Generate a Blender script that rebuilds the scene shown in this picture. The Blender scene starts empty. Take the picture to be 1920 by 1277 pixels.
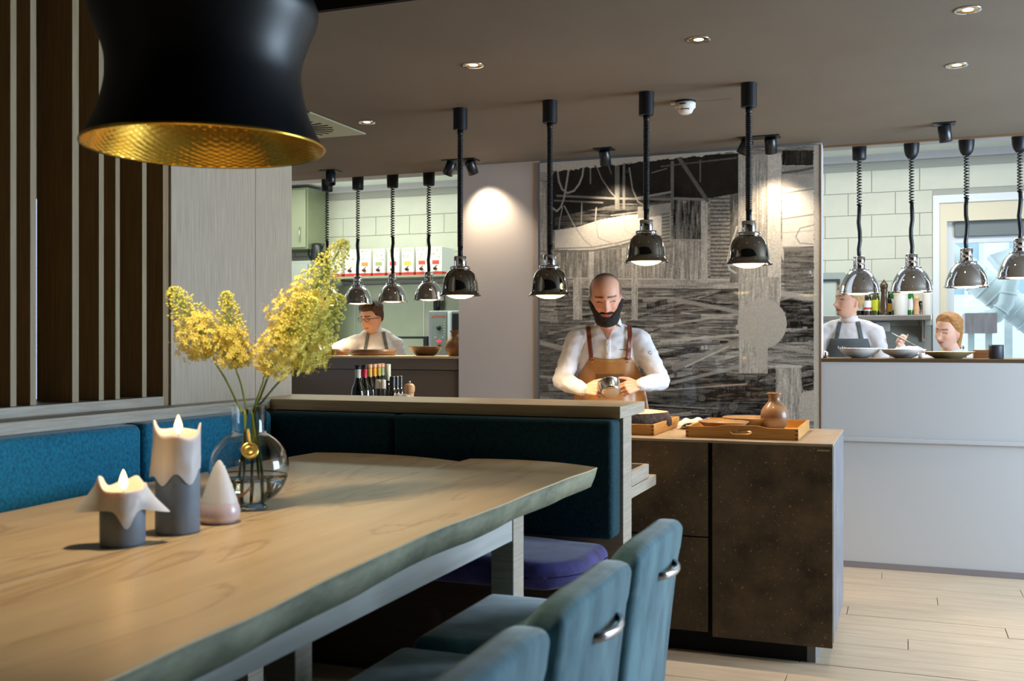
import bpy, bmesh, math, random
import numpy as np
from math import sin, cos, pi, radians, sqrt, atan2, exp
from mathutils import Vector, Matrix, noise
from mathutils.bvhtree import BVHTree

SC = bpy.context.scene
COL = SC.collection
R = random.Random(7)

# ------------------------------------------------------------------ camera
FPX, CX, CYH, HC = 1937.0, 960.0, 643.0, 1.38
TH = radians(20.76)
SN, CN = sin(TH), cos(TH)
cam_d = bpy.data.cameras.new('camera')
cam = bpy.data.objects.new('camera', cam_d)
COL.objects.link(cam)
cam.location = (0, 0, HC)
cam.rotation_euler = (pi/2, 0, TH)
cam_d.sensor_width = 36
cam_d.lens = 36*FPX/1920
cam_d.shift_y = (CYH-638.5)/1920
cam_d.clip_start = .05
cam_d.dof.use_dof = True
cam_d.dof.focus_distance = 5.7
cam_d.dof.aperture_fstop = 4.5
SC.camera = cam

# ------------------------------------------------------------------ light
SC.view_settings.view_transform = 'Standard'
SC.view_settings.look = 'None'
SC.view_settings.exposure = 0.0
SC.view_settings.gamma = 1
SC.view_settings.use_curve_mapping = False
SC.cycles.use_denoising = True
SC.cycles.max_bounces = 10
SC.cycles.diffuse_bounces = 4
SC.cycles.glossy_bounces = 5
SC.cycles.transmission_bounces = 8
SC.cycles.sample_clamp_indirect = 4
SC.cycles.caustics_reflective = False
SC.cycles.caustics_refractive = False

W_ = bpy.data.worlds.new('daylight'); SC.world = W_
W_.use_nodes = True
bg = W_.node_tree.nodes['Background']
bg.inputs[0].default_value = (.90, .96, 1.0, 1)
bg.inputs[1].default_value = 2.6

def area(name, loc, aim, sx, sy, watts, col):
    l = bpy.data.lights.new(name, 'AREA'); l.shape = 'RECTANGLE'
    l.size, l.size_y, l.energy, l.color = sx, sy, watts, col
    o = bpy.data.objects.new(name, l); COL.objects.link(o); o.location = loc
    o.rotation_euler = (Vector(aim)-Vector(loc)).to_track_quat('-Z', 'Y').to_euler()
    return o
def spot(name, loc, aim, watts, angle, blend, col, r=.02):
    l = bpy.data.lights.new(name, 'SPOT'); l.energy, l.color = watts, col
    l.spot_size, l.spot_blend, l.shadow_soft_size = radians(angle), blend, r
    o = bpy.data.objects.new(name, l); COL.objects.link(o); o.location = loc
    o.rotation_euler = (Vector(aim)-Vector(loc)).to_track_quat('-Z', 'Y').to_euler()
    return o
COOL = (.62, .80, 1.0); WARM = (1.0, .70, .40); NEUT = (1.0, .88, .72)
# daylight through the three windows of the right-hand wall
for wy in (4.70, 6.02):
    area('window_daylight', (3.38, wy, 1.55), (0, wy-.35, 1.35), 1.05, 1.9, 165, COOL)
# kitchen ceiling luminaires
area('kitchen_luminaire_light', (-4.6, 8.2, 2.96), (-4.6, 8.2, 0), 2.4, .9, 50, (.93, 1.0, .80))
area('kitchen_luminaire_light', (-.1, 8.2, 2.96), (-.1, 8.2, 0), 2.4, .9, 46, (1.0, .98, .92))

# ------------------------------------------------------------------ helpers
def lin(c):
    return tuple((x/255/12.92 if x/255 <= .04045 else ((x/255+.055)/1.055)**2.4) for x in c)

def W(px, py, t=None, X=None, Y=None, z=None):
    """photo pixel (1920x1277) -> world point on a plane (forward distance t, X, Y or height z)"""
    u = (px-CX)/FPX; v = (CYH-py)/FPX
    dx, dy, dz = -SN+u*CN, CN+u*SN, v
    if t is None:
        t = X/dx if X is not None else Y/dy if Y is not None else (z-HC)/dz
    return Vector((dx*t, dy*t, HC+dz*t))

MATS = {}
def mat(name, col=(128, 128, 128), rough=.6, metal=0, col2=None, scale=8, stretch=(1, 1, 1), bump=0, bscale=None,
        emit=None, es=0, trans=0, ior=1.45, coat=0, alpha=1, sheen=0, detail=6, contrast=(.35, .65), sss=0, attr=None, spec=.5, kind='noise', rot=(0, 0, 0)):
    if name in MATS: return MATS[name]
    m = bpy.data.materials.new(name); m.use_nodes = True
    nt = m.node_tree; N = nt.nodes; L = nt.links
    b = N['Principled BSDF']
    c = lin(col)+(1,)
    b.inputs['Base Color'].default_value = c
    b.inputs['Roughness'].default_value = rough
    b.inputs['Metallic'].default_value = metal
    b.inputs['IOR'].default_value = ior
    b.inputs['Specular IOR Level'].default_value = spec
    b.inputs['Transmission Weight'].default_value = trans
    b.inputs['Coat Weight'].default_value = coat
    b.inputs['Coat Roughness'].default_value = .04
    b.inputs['Sheen Weight'].default_value = sheen
    b.inputs['Sheen Roughness'].default_value = .4
    if sss:
        b.inputs['Subsurface Weight'].default_value = sss
        b.inputs['Subsurface Radius'].default_value = (.02, .01, .006)
        b.inputs['Subsurface Scale'].default_value = 1.0
    if emit:
        b.inputs['Emission Color'].default_value = lin(emit)+(1,)
        b.inputs['Emission Strength'].default_value = es
    if attr:
        a = N.new('ShaderNodeAttribute'); a.attribute_name = attr
        L.new(a.outputs['Color'], b.inputs['Base Color'])
    if col2 is not None or bump:
        tc = N.new('ShaderNodeTexCoord'); mp = N.new('ShaderNodeMapping')
        mp.inputs['Scale'].default_value = stretch
        mp.inputs['Rotation'].default_value = rot
        L.new(tc.outputs['Object'], mp.inputs['Vector'])
        if kind == 'noise':
            nz = N.new('ShaderNodeTexNoise'); nz.inputs['Scale'].default_value = scale; nz.inputs['Detail'].default_value = detail
            nz.inputs['Roughness'].default_value = .62
        elif kind == 'voronoi':
            nz = N.new('ShaderNodeTexVoronoi'); nz.inputs['Scale'].default_value = scale
        L.new(mp.outputs['Vector'], nz.inputs['Vector'])
        fac = nz.outputs['Fac' if kind == 'noise' else 'Distance']
        if col2 is not None:
            rp = N.new('ShaderNodeValToRGB')
            rp.color_ramp.elements[0].position, rp.color_ramp.elements[1].position = contrast
            rp.color_ramp.elements[0].color = lin(col2)+(1,); rp.color_ramp.elements[1].color = c
            L.new(fac, rp.inputs['Fac']); L.new(rp.outputs['Color'], b.inputs['Base Color'])
        if bump:
            n2 = nz
            if bscale:
                n2 = N.new('ShaderNodeTexNoise'); n2.inputs['Scale'].default_value = bscale; n2.inputs['Detail'].default_value = 4
                L.new(mp.outputs['Vector'], n2.inputs['Vector'])
            bp = N.new('ShaderNodeBump'); bp.inputs['Strength'].default_value = bump; bp.inputs['Distance'].default_value = .01
            L.new(n2.outputs['Fac' if (bscale or kind == 'noise') else 'Distance'], bp.inputs['Height'])
            L.new(bp.outputs['Normal'], b.inputs['Normal'])
    MATS[name] = m
    return m

def specks(m, col, scale=150, thr=.71):
    nt = m.node_tree; N = nt.nodes; L = nt.links; b = N['Principled BSDF']
    tc = N.new('ShaderNodeTexCoord'); nz = N.new('ShaderNodeTexNoise'); nz.inputs['Scale'].default_value = scale; nz.inputs['Detail'].default_value = 1
    L.new(tc.outputs['Object'], nz.inputs['Vector'])
    rp = N.new('ShaderNodeValToRGB'); rp.color_ramp.elements[0].position = thr; rp.color_ramp.elements[1].position = thr+.05
    L.new(nz.outputs['Fac'], rp.inputs[0])
    mx = N.new('ShaderNodeMix'); mx.data_type = 'RGBA'; mx.inputs[7].default_value = lin(col)+(1,)
    old = b.inputs['Base Color'].links[0].from_socket
    L.new(old, mx.inputs[6]); L.new(rp.outputs[0], mx.inputs[0]); L.new(mx.outputs[2], b.inputs['Base Color'])

def clear_glass(name, tint=(240, 248, 250), rough=0):
    """thin sheet glass: passes light, reflects by Fresnel"""
    if name in MATS: return MATS[name]
    m = bpy.data.materials.new(name); m.use_nodes = True
    nt = m.node_tree; N = nt.nodes; L = nt.links
    N.remove(N['Principled BSDF'])
    tr = N.new('ShaderNodeBsdfTransparent'); tr.inputs[0].default_value = lin(tint)+(1,)
    gl = N.new('ShaderNodeBsdfGlossy'); gl.inputs['Roughness'].default_value = rough
    fr = N.new('ShaderNodeFresnel'); fr.inputs['IOR'].default_value = 1.45
    mx = N.new('ShaderNodeMixShader')
    L.new(fr.outputs[0], mx.inputs[0]); L.new(tr.outputs[0], mx.inputs[1]); L.new(gl.outputs[0], mx.inputs[2])
    L.new(mx.outputs[0], N['Material Output'].inputs['Surface'])
    MATS[name] = m
    return m

class MB:
    """collects shapes and links them as ONE mesh object"""
    def __init__(s): s.v = []; s.f = []; s.sm = []
    def add(s, vs, fs, smooth=False):
        o = len(s.v); s.v += [tuple(v) for v in vs]
        s.f += [tuple(i+o for i in f) for f in fs]; s.sm += [smooth]*len(fs)
        return s
    def box(s, x0, x1, y0, y1, z0, z1, b=0, M=None):
        if b > 0:
            hx, hy, hz = (x1-x0)/2, (y1-y0)/2, (z1-z0)/2
            b = min(b, hx*.98, hy*.98, hz*.98)
            vs, fs = rbox(hx, hy, hz, b, 1)
            c = Vector(((x0+x1)/2, (y0+y1)/2, (z0+z1)/2))
            vs = [Vector(v)+c for v in vs]
        else:
            vs = [Vector(v) for v in ((x0,y0,z0),(x1,y0,z0),(x1,y1,z0),(x0,y1,z0),(x0,y0,z1),(x1,y0,z1),(x1,y1,z1),(x0,y1,z1))]
            fs = [(0,3,2,1),(4,5,6,7),(0,1,5,4),(1,2,6,5),(2,3,7,6),(3,0,4,7)]
        if M is not None: vs = [M @ v for v in vs]
        return s.add(vs, fs)
    def lathe(s, prof, c=(0, 0, 0), n=32, M=None, smooth=True, wob=None):
        vs = []; fs = []
        m = len(prof)
        for i, (r, z) in enumerate(prof):
            for k in range(n):
                a = 2*pi*k/n; rr = max(r, 1e-5)*(wob(a, z) if wob else 1)
                v = Vector((rr*cos(a), rr*sin(a), z))
                vs.append((M @ v if M is not None else v)+Vector(c))
        for i in range(m-1):
            for k in range(n):
                k2 = (k+1) % n
                fs.append((i*n+k, i*n+k2, (i+1)*n+k2, (i+1)*n+k))
        return s.add(vs, fs, smooth)
    def tube(s, pts, r, n=8, caps=True, smooth=True, flat=None, up=None):
        """r: number or list; flat: (a,b) multipliers of the section along the frame axes"""
        pts = [Vector(p) for p in pts]; m = len(pts)
        rs = r if isinstance(r, (list, tuple)) else [r]*m
        vs = []; fs = []; prev = None
        for i, p in enumerate(pts):
            t = (pts[min(i+1, m-1)]-pts[max(i-1, 0)])
            t = t.normalized() if t.length > 1e-9 else Vector((0, 0, 1))
            if prev is None:
                a = Vector(up) if up is not None else (Vector((0, 0, 1)) if abs(t.z) < .9 else Vector((1, 0, 0)))
            else: a = prev
            a = (a-t*a.dot(t))
            if a.length < 1e-6: a = Vector((1, 0, 0))-t*t.x
            a.normalize(); prev = a; b = t.cross(a)
            fa, fb = flat or (1, 1)
            for k in range(n):
                an = 2*pi*k/n
                vs.append(p+a*(cos(an)*rs[i]*fa)+b*(sin(an)*rs[i]*fb))
        for i in range(m-1):
            for k in range(n):
                k2 = (k+1) % n
                fs.append((i*n+k, i*n+k2, (i+1)*n+k2, (i+1)*n+k))
        if caps:
            fs.append(tuple(range(n-1, -1, -1))); fs.append(tuple((m-1)*n+k for k in range(n)))
        return s.add(vs, fs, smooth)
    def ball(s, c, r, sub=1, M=None):
        """r: number or (rx,ry,rz)"""
        if isinstance(r, (int, float)): r = (r, r, r)
        V0, F0 = ico(sub)
        vs = []
        for v in V0:
            q = Vector((v[0]*r[0], v[1]*r[1], v[2]*r[2]))
            if M is not None: q = M @ q
            vs.append(q+Vector(c))
        return s.add(vs, F0, True)
    def grid(s, P, closed=False, smooth=True):
        """P: rows of points"""
        n = len(P[0]); vs = [p for row in P for p in row]; fs = []
        for i in range(len(P)-1):
            for k in range(n if closed else n-1):
                k2 = (k+1) % n
                fs.append((i*n+k, i*n+k2, (i+1)*n+k2, (i+1)*n+k))
        return s.add(vs, fs, smooth)
    def sheet(s, P, d):
        """grid with thickness: d = offset vector of the back"""
        n = len(P[0]); m = len(P); d = Vector(d)
        A = [Vector(p) for row in P for p in row]; vs = A+[a+d for a in A]; o = m*n; fs = []
        for i in range(m-1):
            for k in range(n-1):
                q = (i*n+k, i*n+k+1, (i+1)*n+k+1, (i+1)*n+k)
                fs.append(q); fs.append(tuple(x+o for x in reversed(q)))
        for i in range(m-1):
            fs.append((i*n, (i+1)*n, (i+1)*n+o, i*n+o)); e = n-1
            fs.append((i*n+e, i*n+e+o, (i+1)*n+e+o, (i+1)*n+e))
        for k in range(n-1):
            fs.append((k+1, k, k+o, k+1+o)); e = (m-1)*n
            fs.append((e+k, e+k+1, e+k+1+o, e+k+o))
        return s.add(vs, fs, True)
    def build(s, name, m, parent=None, smooth=None, world=True):
        off = Vector((0, 0, 0))
        if parent is not None and world:
            p = parent
            while p is not None: off += Vector(p.location); p = p.parent
        me = bpy.data.meshes.new(name)
        me.from_pydata([(v[0]-off.x, v[1]-off.y, v[2]-off.z) for v in s.v], [], s.f)
        sm = s.sm if smooth is None else [smooth]*len(s.f)
        me.polygons.foreach_set('use_smooth', sm)
        if m is not None: me.materials.append(m)
        me.update()
        o = bpy.data.objects.new(name, me); COL.objects.link(o)
        if parent is not None: o.parent = parent
        return o

_ico = {}
def ico(sub):
    if sub not in _ico:
        bm = bmesh.new(); bmesh.ops.create_icosphere(bm, subdivisions=max(sub, 1), radius=1)
        _ico[sub] = ([tuple(v.co) for v in bm.verts], [tuple(v.index for v in f.verts) for f in bm.faces]); bm.free()
    return _ico[sub]

def rbox(hx, hy, hz, r, n=3, seg=0):
    """rounded box; n rounding steps per edge, seg extra cuts on the flats"""
    def axis(h):
        a = [-h+r-r*cos(pi/2*i/n)*1 for i in range(n+1)] if False else [-h+r*(1-cos(pi/2*i/n)) for i in range(n)]
        a += [-(h-r)+2*(h-r)*i/(seg+1) for i in range(seg+2)]
        a += [-x for x in reversed([-h+r*(1-cos(pi/2*i/n)) for i in range(n)])]
        return a
    ax, ay, az = axis(hx), axis(hy), axis(hz); H = (hx, hy, hz)
    vs = []; idx = {}; fs = []
    def put(p):
        k = (round(p[0], 6), round(p[1], 6), round(p[2], 6))
        if k not in idx:
            idx[k] = len(vs)
            q = Vector(p); inner = Vector([max(-(H[i]-r), min(H[i]-r, p[i])) for i in range(3)])
            d = q-inner
            if d.length > 1e-9:
                # map cube-corner offsets to the sphere
                e = Vector([d[i]/r for i in range(3)])
                x2, y2, z2 = e.x**2, e.y**2, e.z**2
                e = Vector((e.x*sqrt(max(0, 1-y2/2-z2/2+y2*z2/3)), e.y*sqrt(max(0, 1-z2/2-x2/2+z2*x2/3)), e.z*sqrt(max(0, 1-x2/2-y2/2+x2*y2/3))))
                q = inner+e*r
            vs.append(q)
        return idx[k]
    def face(A, B, fn, flip):
        for i in range(len(A)-1):
            for j in range(len(B)-1):
                q = [put(fn(A[i], B[j])), put(fn(A[i+1], B[j])), put(fn(A[i+1], B[j+1])), put(fn(A[i], B[j+1]))]
                fs.append(tuple(reversed(q)) if flip else tuple(q))
    face(ax, ay, lambda a, b: (a, b, hz), False); face(ax, ay, lambda a, b: (a, b, -hz), True)
    face(ay, az, lambda a, b: (hx, a, b), False); face(ay, az, lambda a, b: (-hx, a, b), True)
    face(ax, az, lambda a, b: (a, -hy, b), False); face(ax, az, lambda a, b: (a, hy, b), True)
    return vs, fs

def thing(name, label, cat, loc=(0, 0, 0), rotz=0, group=None):
    o = bpy.data.objects.new(name, None); COL.objects.link(o)
    o.location = loc; o.rotation_euler = (0, 0, rotz); o.empty_display_size = .1
    o['label'] = label; o['category'] = cat
    if group: o['group'] = group
    return o
def tag(o, label, cat, group=None, kind=None):
    o['label'] = label; o['category'] = cat
    if group: o['group'] = group
    if kind: o['kind'] = kind
    return o
def struct(o, label=None):
    o['kind'] = 'structure'
    if label: o['label'] = label
    return o
def dup(root, loc, label, rotz=None, group=None):
    r = root.copy(); COL.objects.link(r); r.location = loc
    if rotz is not None: r.rotation_euler = (0, 0, rotz)
    r['label'] = label
    if group: r['group'] = group
    for ch in list(root.children):
        c = ch.copy(); COL.objects.link(c); c.parent = r
        for g in list(ch.children):
            d = g.copy(); COL.objects.link(d); d.parent = c
    return r
def wbox(x0, x1, y0, y1, z0, z1, name, m, parent=None, b=0):
    return MB().box(x0, x1, y0, y1, z0, z1, b).build(name, m, parent)
def inst(src, loc, parent, name=None, label=None):
    c = bpy.data.objects.new(name or src.name.split('.')[0], src.data); COL.objects.link(c)
    c.parent = parent; c.location = loc
    if label: c['label'] = label
    return c
# ------------------------------------------------------------------ materials
m_ceil = mat('ceiling_paint', (118, 108, 93), .8, col2=(112, 101, 87), scale=1.2)
m_black = mat('black_soffit', (22, 20, 18), .8)
m_white = mat('white_wall_paint', (186, 184, 183), .7, bump=.02, bscale=60)
m_beige = mat('greige_wall_paint', (222, 208, 198), .7, bump=.02, bscale=60)
m_oakfloor = mat('pale_oak_floor', (208, 188, 162), .45, col2=(184, 162, 136), scale=2.2, stretch=(1, 9, 1), detail=8, contrast=(.3, .7), bump=.04)
m_greyoak = mat('grey_oak_veneer', (194, 179, 158), .5, col2=(170, 155, 134), scale=10, stretch=(12, 12, .5), detail=6, contrast=(.35, .7))
m_greyoak_h = mat('grey_oak_ledge', (186, 176, 160), .45, col2=(160, 149, 133), scale=10, stretch=(.6, .6, 12), detail=6, contrast=(.35, .7))
m_capoak = mat('oak_cap', (222, 198, 158), .4, col2=(196, 170, 130), scale=9, stretch=(.5, 8, 14), detail=6, contrast=(.3, .7))
m_slat = mat('shaded_oak_slat_side', (158, 132, 96), .55, col2=(130, 108, 76), scale=10, stretch=(12, 12, .5))  # same oak as the slat edges, side shade mixed into the colour
m_slatf = mat('oak_slat_edge', (160, 142, 110), .5, col2=(142, 124, 92), scale=10, stretch=(12, 12, .5))
m_darkwood = mat('dark_bench_wood', (66, 46, 32), .6, col2=(50, 35, 24), scale=6, stretch=(1, 1, 8))
m_stone = mat('dark_stone_laminate', (112, 92, 66), .5, col2=(62, 50, 36), scale=7, detail=12, contrast=(.3, .72), bump=.05)
specks(m_stone, (206, 186, 140), 130, .715)
specks(m_stone, (150, 120, 76), 60, .68)
m_stonetop = mat('stone_worktop', (168, 150, 128), .35, col2=(150, 132, 110), scale=9, detail=8)
m_sideblue = mat('grey_stone_side', (124, 124, 128), .45, col2=(104, 104, 110), scale=6, detail=8)
m_shadowgap = mat('shadow_gap', (10, 9, 8), .8)
m_metal = mat('brushed_steel', (190, 192, 195), .28, 1)
m_chrome = mat('polished_chrome', (225, 225, 228), .04, 1)
m_nickel = mat('black_nickel', (150, 147, 140), .05, 1)
m_blackp = mat('matt_black', (20, 22, 26), .45)
m_blackm = mat('black_metal', (24, 27, 32), .35, coat=.2)
m_teal = mat('teal_wool', (8, 122, 154), .9, col2=(4, 88, 116), scale=90, bump=.35, sheen=.3, detail=3)
m_suede = mat('blue_grey_suede', (106, 148, 160), .85, col2=(54, 98, 112), scale=7, stretch=(1, 1.3, .6), detail=9, contrast=(.36, .64), sheen=.5, bump=.06, bscale=120)
m_teal_shade = mat('shaded_teal_wool', (9, 62, 74), .9, col2=(6, 46, 56), scale=90, bump=.35, detail=3)  # same teal wool, with the shade on the divider side put into its colour
m_purple = mat('blue_violet_velvet', (64, 60, 132), .8, col2=(30, 28, 78), scale=9, detail=9, contrast=(.38, .66), sheen=.25)
m_tile = mat('cream_tile', (206, 207, 192), .22, col2=(200, 201, 186), scale=3)
m_grout = mat('grey_grout', (170, 170, 160), .8)
m_sage = mat('satin_steel_panel', (150, 157, 130), .35, .4, col2=(140, 148, 120), scale=3)

# ------------------------------------------------------------------ room shell
PZ = .16                                   # the dining part stands on a platform
ZC = 2.63                                  # ceiling over the serving side
YW = 6.70                                  # serving wall
fl = struct(wbox(-5.2, 3.6, 3.9, 10.0, -.1, -.012, 'floor', m_shadowgap), 'pale oak plank floor')
protos = []
for k in range(3):
    L_ = 1.9
    p = MB().box(0, L_-.003, 0, .177, -.012, 0, .0015).build('plank', m_oakfloor, None)
    protos.append(p)
j = 0
used = set()
for r_ in range(16):
    y = 3.9+r_*.18
    x = -3.2-(r_*.73 % 1.9)
    while x < 3.5:
        x1 = x
        if x1+1.9 > 3.6: break
        if j < 3:
            c = protos[j]; c.parent = fl; c.location = (x1, y, 0)
        else: c = inst(protos[j % 3], (x1, y, 0), fl, 'plank')
        c.location.z = -.0006*(j*37 % 3)
        x += 1.9; j += 1
wbox(3.2, 3.6, 3.9, 6.7, -.012, -.002, 'plank', m_oakfloor, fl)
wbox(-5.2, 3.6, 6.8, 10.0, -.012, 0, 'kitchen_floor', mat('grey_kitchen_floor', (120, 120, 118), .5), fl)
pf = struct(wbox(-5.2, 3.6, -2.6, 3.9, -.1, PZ-.012, 'floor', m_darkwood), 'raised dining platform')
for r_ in range(36):
    y = -2.55+r_*.18
    if y > 3.75: break
    for q in range(3):
        inst(protos[0], (-2.3+q*1.9, y, PZ), pf, 'plank')
# ceilings
struct(wbox(-5.2, 3.6, 3.40, 6.86, ZC, ZC+.12, 'ceiling', m_ceil), 'taupe suspended ceiling over the serving side')
struct(wbox(-5.2, 3.6, -2.6, 3.399, 2.95, 3.05, 'ceiling', m_black), 'black ceiling over the dining side')
struct(wbox(-5.2, 3.6, 3.385, 3.399, ZC+.002, 2.95, 'trim_1', m_black))
struct(wbox(-5.2, 3.6, 6.86, 7.30, ZC+.05, ZC+.30, 'trim_2', m_white))
struct(wbox(-6.6, 3.6, 6.86, 9.6, 2.99, 3.05, 'ceiling', mat('white_kitchen_ceiling', (232, 236, 226), .7)), 'white kitchen ceiling')
struct(wbox(-.478, 3.4, YW+.13, YW+.16, ZC-.012, ZC+.0, 'trim_3', mat('bronze_trim', (150, 118, 88), .4, .5)))
# serving wall: column, wall behind the print, low walls under the hatches
struct(wbox(-2.943, -2.342, YW, YW+.16, 0, ZC, 'wall_back', m_beige), 'greige wall section left of the print')
struct(wbox(-2.342, -.479, YW+.01, YW+.16, 0, ZC, 'wall_back', m_white))
struct(wbox(-.479, 3.4, YW, YW+.14, 0, 1.262, 'wall_back', m_white), 'white low wall under the right hatch')
struct(wbox(-.479, 3.4, YW-.022, YW, .775, .80, 'trim_4', m_white, b=.004), 'slim white rail on the low wall')
struct(wbox(-.479, 3.4, YW-.012, YW, 0, .036, 'baseboard_back', mat('grey_baseboard', (128, 120, 120), .6)))
m_bronze = mat('bronze_edge', (120, 96, 70), .35, .6)
# right wall with three windows, wall behind the camera
wr = struct(wbox(3.40, 3.6, -2.6, 10.0, 0, .5, 'wall_right', m_white))
wbox(3.40, 3.6, -2.6, 10.0, 2.6, 3.05, 'wall_lintel', m_white, wr)
for a_, b_ in ((-2.6, 4.12), (5.28, 5.44), (6.60, 10.0)):
    wbox(3.40, 3.6, a_, b_, .5, 2.6, 'wall_pier', m_white, wr)
for i, wy in enumerate((4.70, 6.02)):
    wn = MB()
    for (a, b) in ((wy-.58, wy-.53), (wy+.53, wy+.58), (wy-.02, wy+.02)): wn.box(3.46, 3.52, a, b, .5, 2.6)
    for (a, b) in ((.5, .56), (2.54, 2.6)): wn.box(3.46, 3.52, wy-.58, wy+.58, a, b)
    w_ = struct(wn.build('window_%d' % (i+2), m_blackp))
    wbox(3.488, 3.492, wy-.53, wy+.53, .56, 2.54, 'pane', clear_glass('window_glass'), w_)
struct(wbox(-5.2, 3.6, -2.7, -2.6, 0, 3.05, 'wall_front', mat('brown_wall', (120, 100, 82), .8)))
# left: room behind the slats with a window
struct(wbox(-5.3, -5.2, -2.6, 6.86, 0, 3.05, 'wall_left', mat('dim_left_wall', (110, 92, 72), .8)))

# kitchen walls
KY = 9.40
kb = struct(wbox(-6.6, .244, KY, KY+.15, 0, 3.0, 'wall_kitchen_back', m_grout), 'cream tiled kitchen wall')
wbox(.244, 2.3, KY, KY+.15, 0, .95, 'wall_below_window', m_white, kb)
wbox(.244, 2.3, KY, KY+.15, 2.606, 3.0, 'wall_above_window', m_grout, kb)
wbox(2.3, 3.6, KY, KY+.15, 0, 3.0, 'wall_pier', m_white, kb)
struct(wbox(-6.7, -6.6, 6.8, 9.6, 0, 3.05, 'wall_kitchen_left', m_white))
tw, th_ = .3835, .1908
tp = MB().box(.002, tw-.002, -.008, 0, .002, th_-.002, .003).build('tile', m_tile, None)
first = True; ntile = 0
for r_ in range(-6, 3):
    z = 2.67+r_*th_
    for c_ in range(-16, 8):
        x = -.641+c_*tw+(tw/2 if r_ % 2 else 0)
        left = -6.4 < x < -3.5 and z > 1.95
        right = -1.9 < x < 2.0
        if z+th_ > 2.99: continue
        if not (left or right): continue
        if x+tw > .25 and z < 2.55: continue
        if first: tp.parent = kb; tp.location = (x, KY, z); first = False
        else: inst(tp, (x, KY, z), kb, 'tile')
        ntile += 1
# cut tiles beside the window
for r_ in range(-6, 0):
    z = 2.67+r_*th_
    for c_ in range(-2, 5):
        x = -.641+c_*tw+(tw/2 if r_ % 2 else 0)
        if x < .20 and x+tw > .25: MB().box(x+.002, .226, KY-.008, KY, z+.002, z+th_-.002, .003).build('tile', m_tile, kb)
struct(wbox(-6.5, 2.3, KY-.05, KY, 2.93, 2.99, 'trim_5', m_white))

# kitchen window and what stands outside it
m_cream = mat('cream_window_frame', (222, 212, 186), .5)
m_frame = mat('white_window_frame', (226, 232, 236), .4)
wn = MB()
wn.box(.23, 2.3, KY-.016, KY-.001, 2.555, 2.62).box(.23, .279, KY-.016, KY-.001, .95, 2.555)
wn = struct(wn.build('window_1', m_frame), 'kitchen window looking out at ventilation ducts')
MB().box(.245, .34, KY+.002, KY+.12, .95, 2.40).box(.245, 2.3, KY+.002, KY+.12, 2.40, 2.605).build('window_reveal', m_cream, wn)
MB().box(.34, .40, KY+.08, KY+.13, .95, 2.40).box(.40, 2.3, KY+.08, KY+.13, .95, 1.01).box(.40, 2.3, KY+.08, KY+.13, 2.22, 2.27).box(1.98, 2.06, KY+.08, KY+.13, 1.01, 2.4).build('window_frame', m_frame, wn)
MB().box(.40, 2.3, KY+.05, KY+.13, 2.27, 2.40, .01).build('blind_box', mat('grey_blind', (120, 128, 130), .5), wn)
MB().box(.40, 2.3, KY+.10, KY+.104, 1.01, 2.22).build('pane', clear_glass('window_glass'), wn)
MB().lathe([(0, 0), (.018, 0), (.018, .02), (0, .02)], (.46, KY+.07, 1.34), 16, Matrix.Rotation(-pi/2, 3, 'X')).tube([(.46, KY+.06, 1.34), (.46, KY+.04, 1.34), (.46, KY+.04, 1.26)], .008).build('window_handle', m_metal, wn)
wbox(-.6, 5.2, KY+.3, 15.5, -.6, -.5, 'ground', mat('outdoor_ground', (190, 195, 198), .8))['kind'] = 'structure'
# ------------------------------------------------------------------ left ledge, slat screen, panel
CAPZ = 1.135
lw = struct(wbox(-2.95, -2.64, -2.6, 4.19, PZ, CAPZ-.042, 'wall_left', m_greyoak), 'low wall behind the left bench')
wbox(-2.72, -2.59, -2.6, 3.86, CAPZ-.042, CAPZ, 'ledge', m_greyoak_h, lw, b=.003)
wbox(-2.96, -2.72, -2.6, 4.19, CAPZ-.042, CAPZ-.004, 'ledge', m_greyoak_h, lw)
wbox(-2.95, -2.702, -2.6, 3.292, CAPZ, CAPZ+.036, 'sill', m_greyoak_h, lw, b=.002)
wbox(-2.95, -2.71, 3.296, 3.329, CAPZ-.004, 2.95, 'slat', m_slat, lw)
pn = struct(MB().box(-2.95, -2.70, 3.332, 3.897, CAPZ-.01, 2.95).build('wall_panel', m_greyoak), 'pale grey oak clad pillar')
pn.name = 'wall_panel'
MB().box(-2.95, -2.70, 3.90, 4.19, CAPZ-.01, 2.62).build('panel', m_greyoak, pn)
MB().box(-2.94, -2.703, 3.896, 3.901, CAPZ-.01, 2.62).build('joint', m_shadowgap, pn)
MB().box(-3.80, -2.96, 3.80, 4.18, 0, 2.95).build('panel', m_greyoak, pn)
sc_ = thing('slat_screen', 'screen of upright oak slats, sides coloured darker for shade than the front edges, on the left ledge', 'screen', (-2.8, 2.0, CAPZ+.036))
sl = [(2.568, .024, .15), (2.650, .025, .14), (2.836, .030, .16), (2.964, .024, .14), (3.048, .022, .14), (3.191, .024, .15)]
ys = 2.568
yy = 2.44; k = 0
while yy > -.6:
    sl.append((yy, .026, .15)); yy -= (.13, .09, .17)[k % 3]; k += 1
for (y, w, d) in sl:
    top = 2.93
    s_ = MB().box(-2.722-d, -2.724, y, y+w, CAPZ+.037, top).build('slat', m_slat, sc_)
    MB().box(-2.724, -2.721, y, y+w, CAPZ+.037, top).build('slat_edge', m_slatf, s_)
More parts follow.
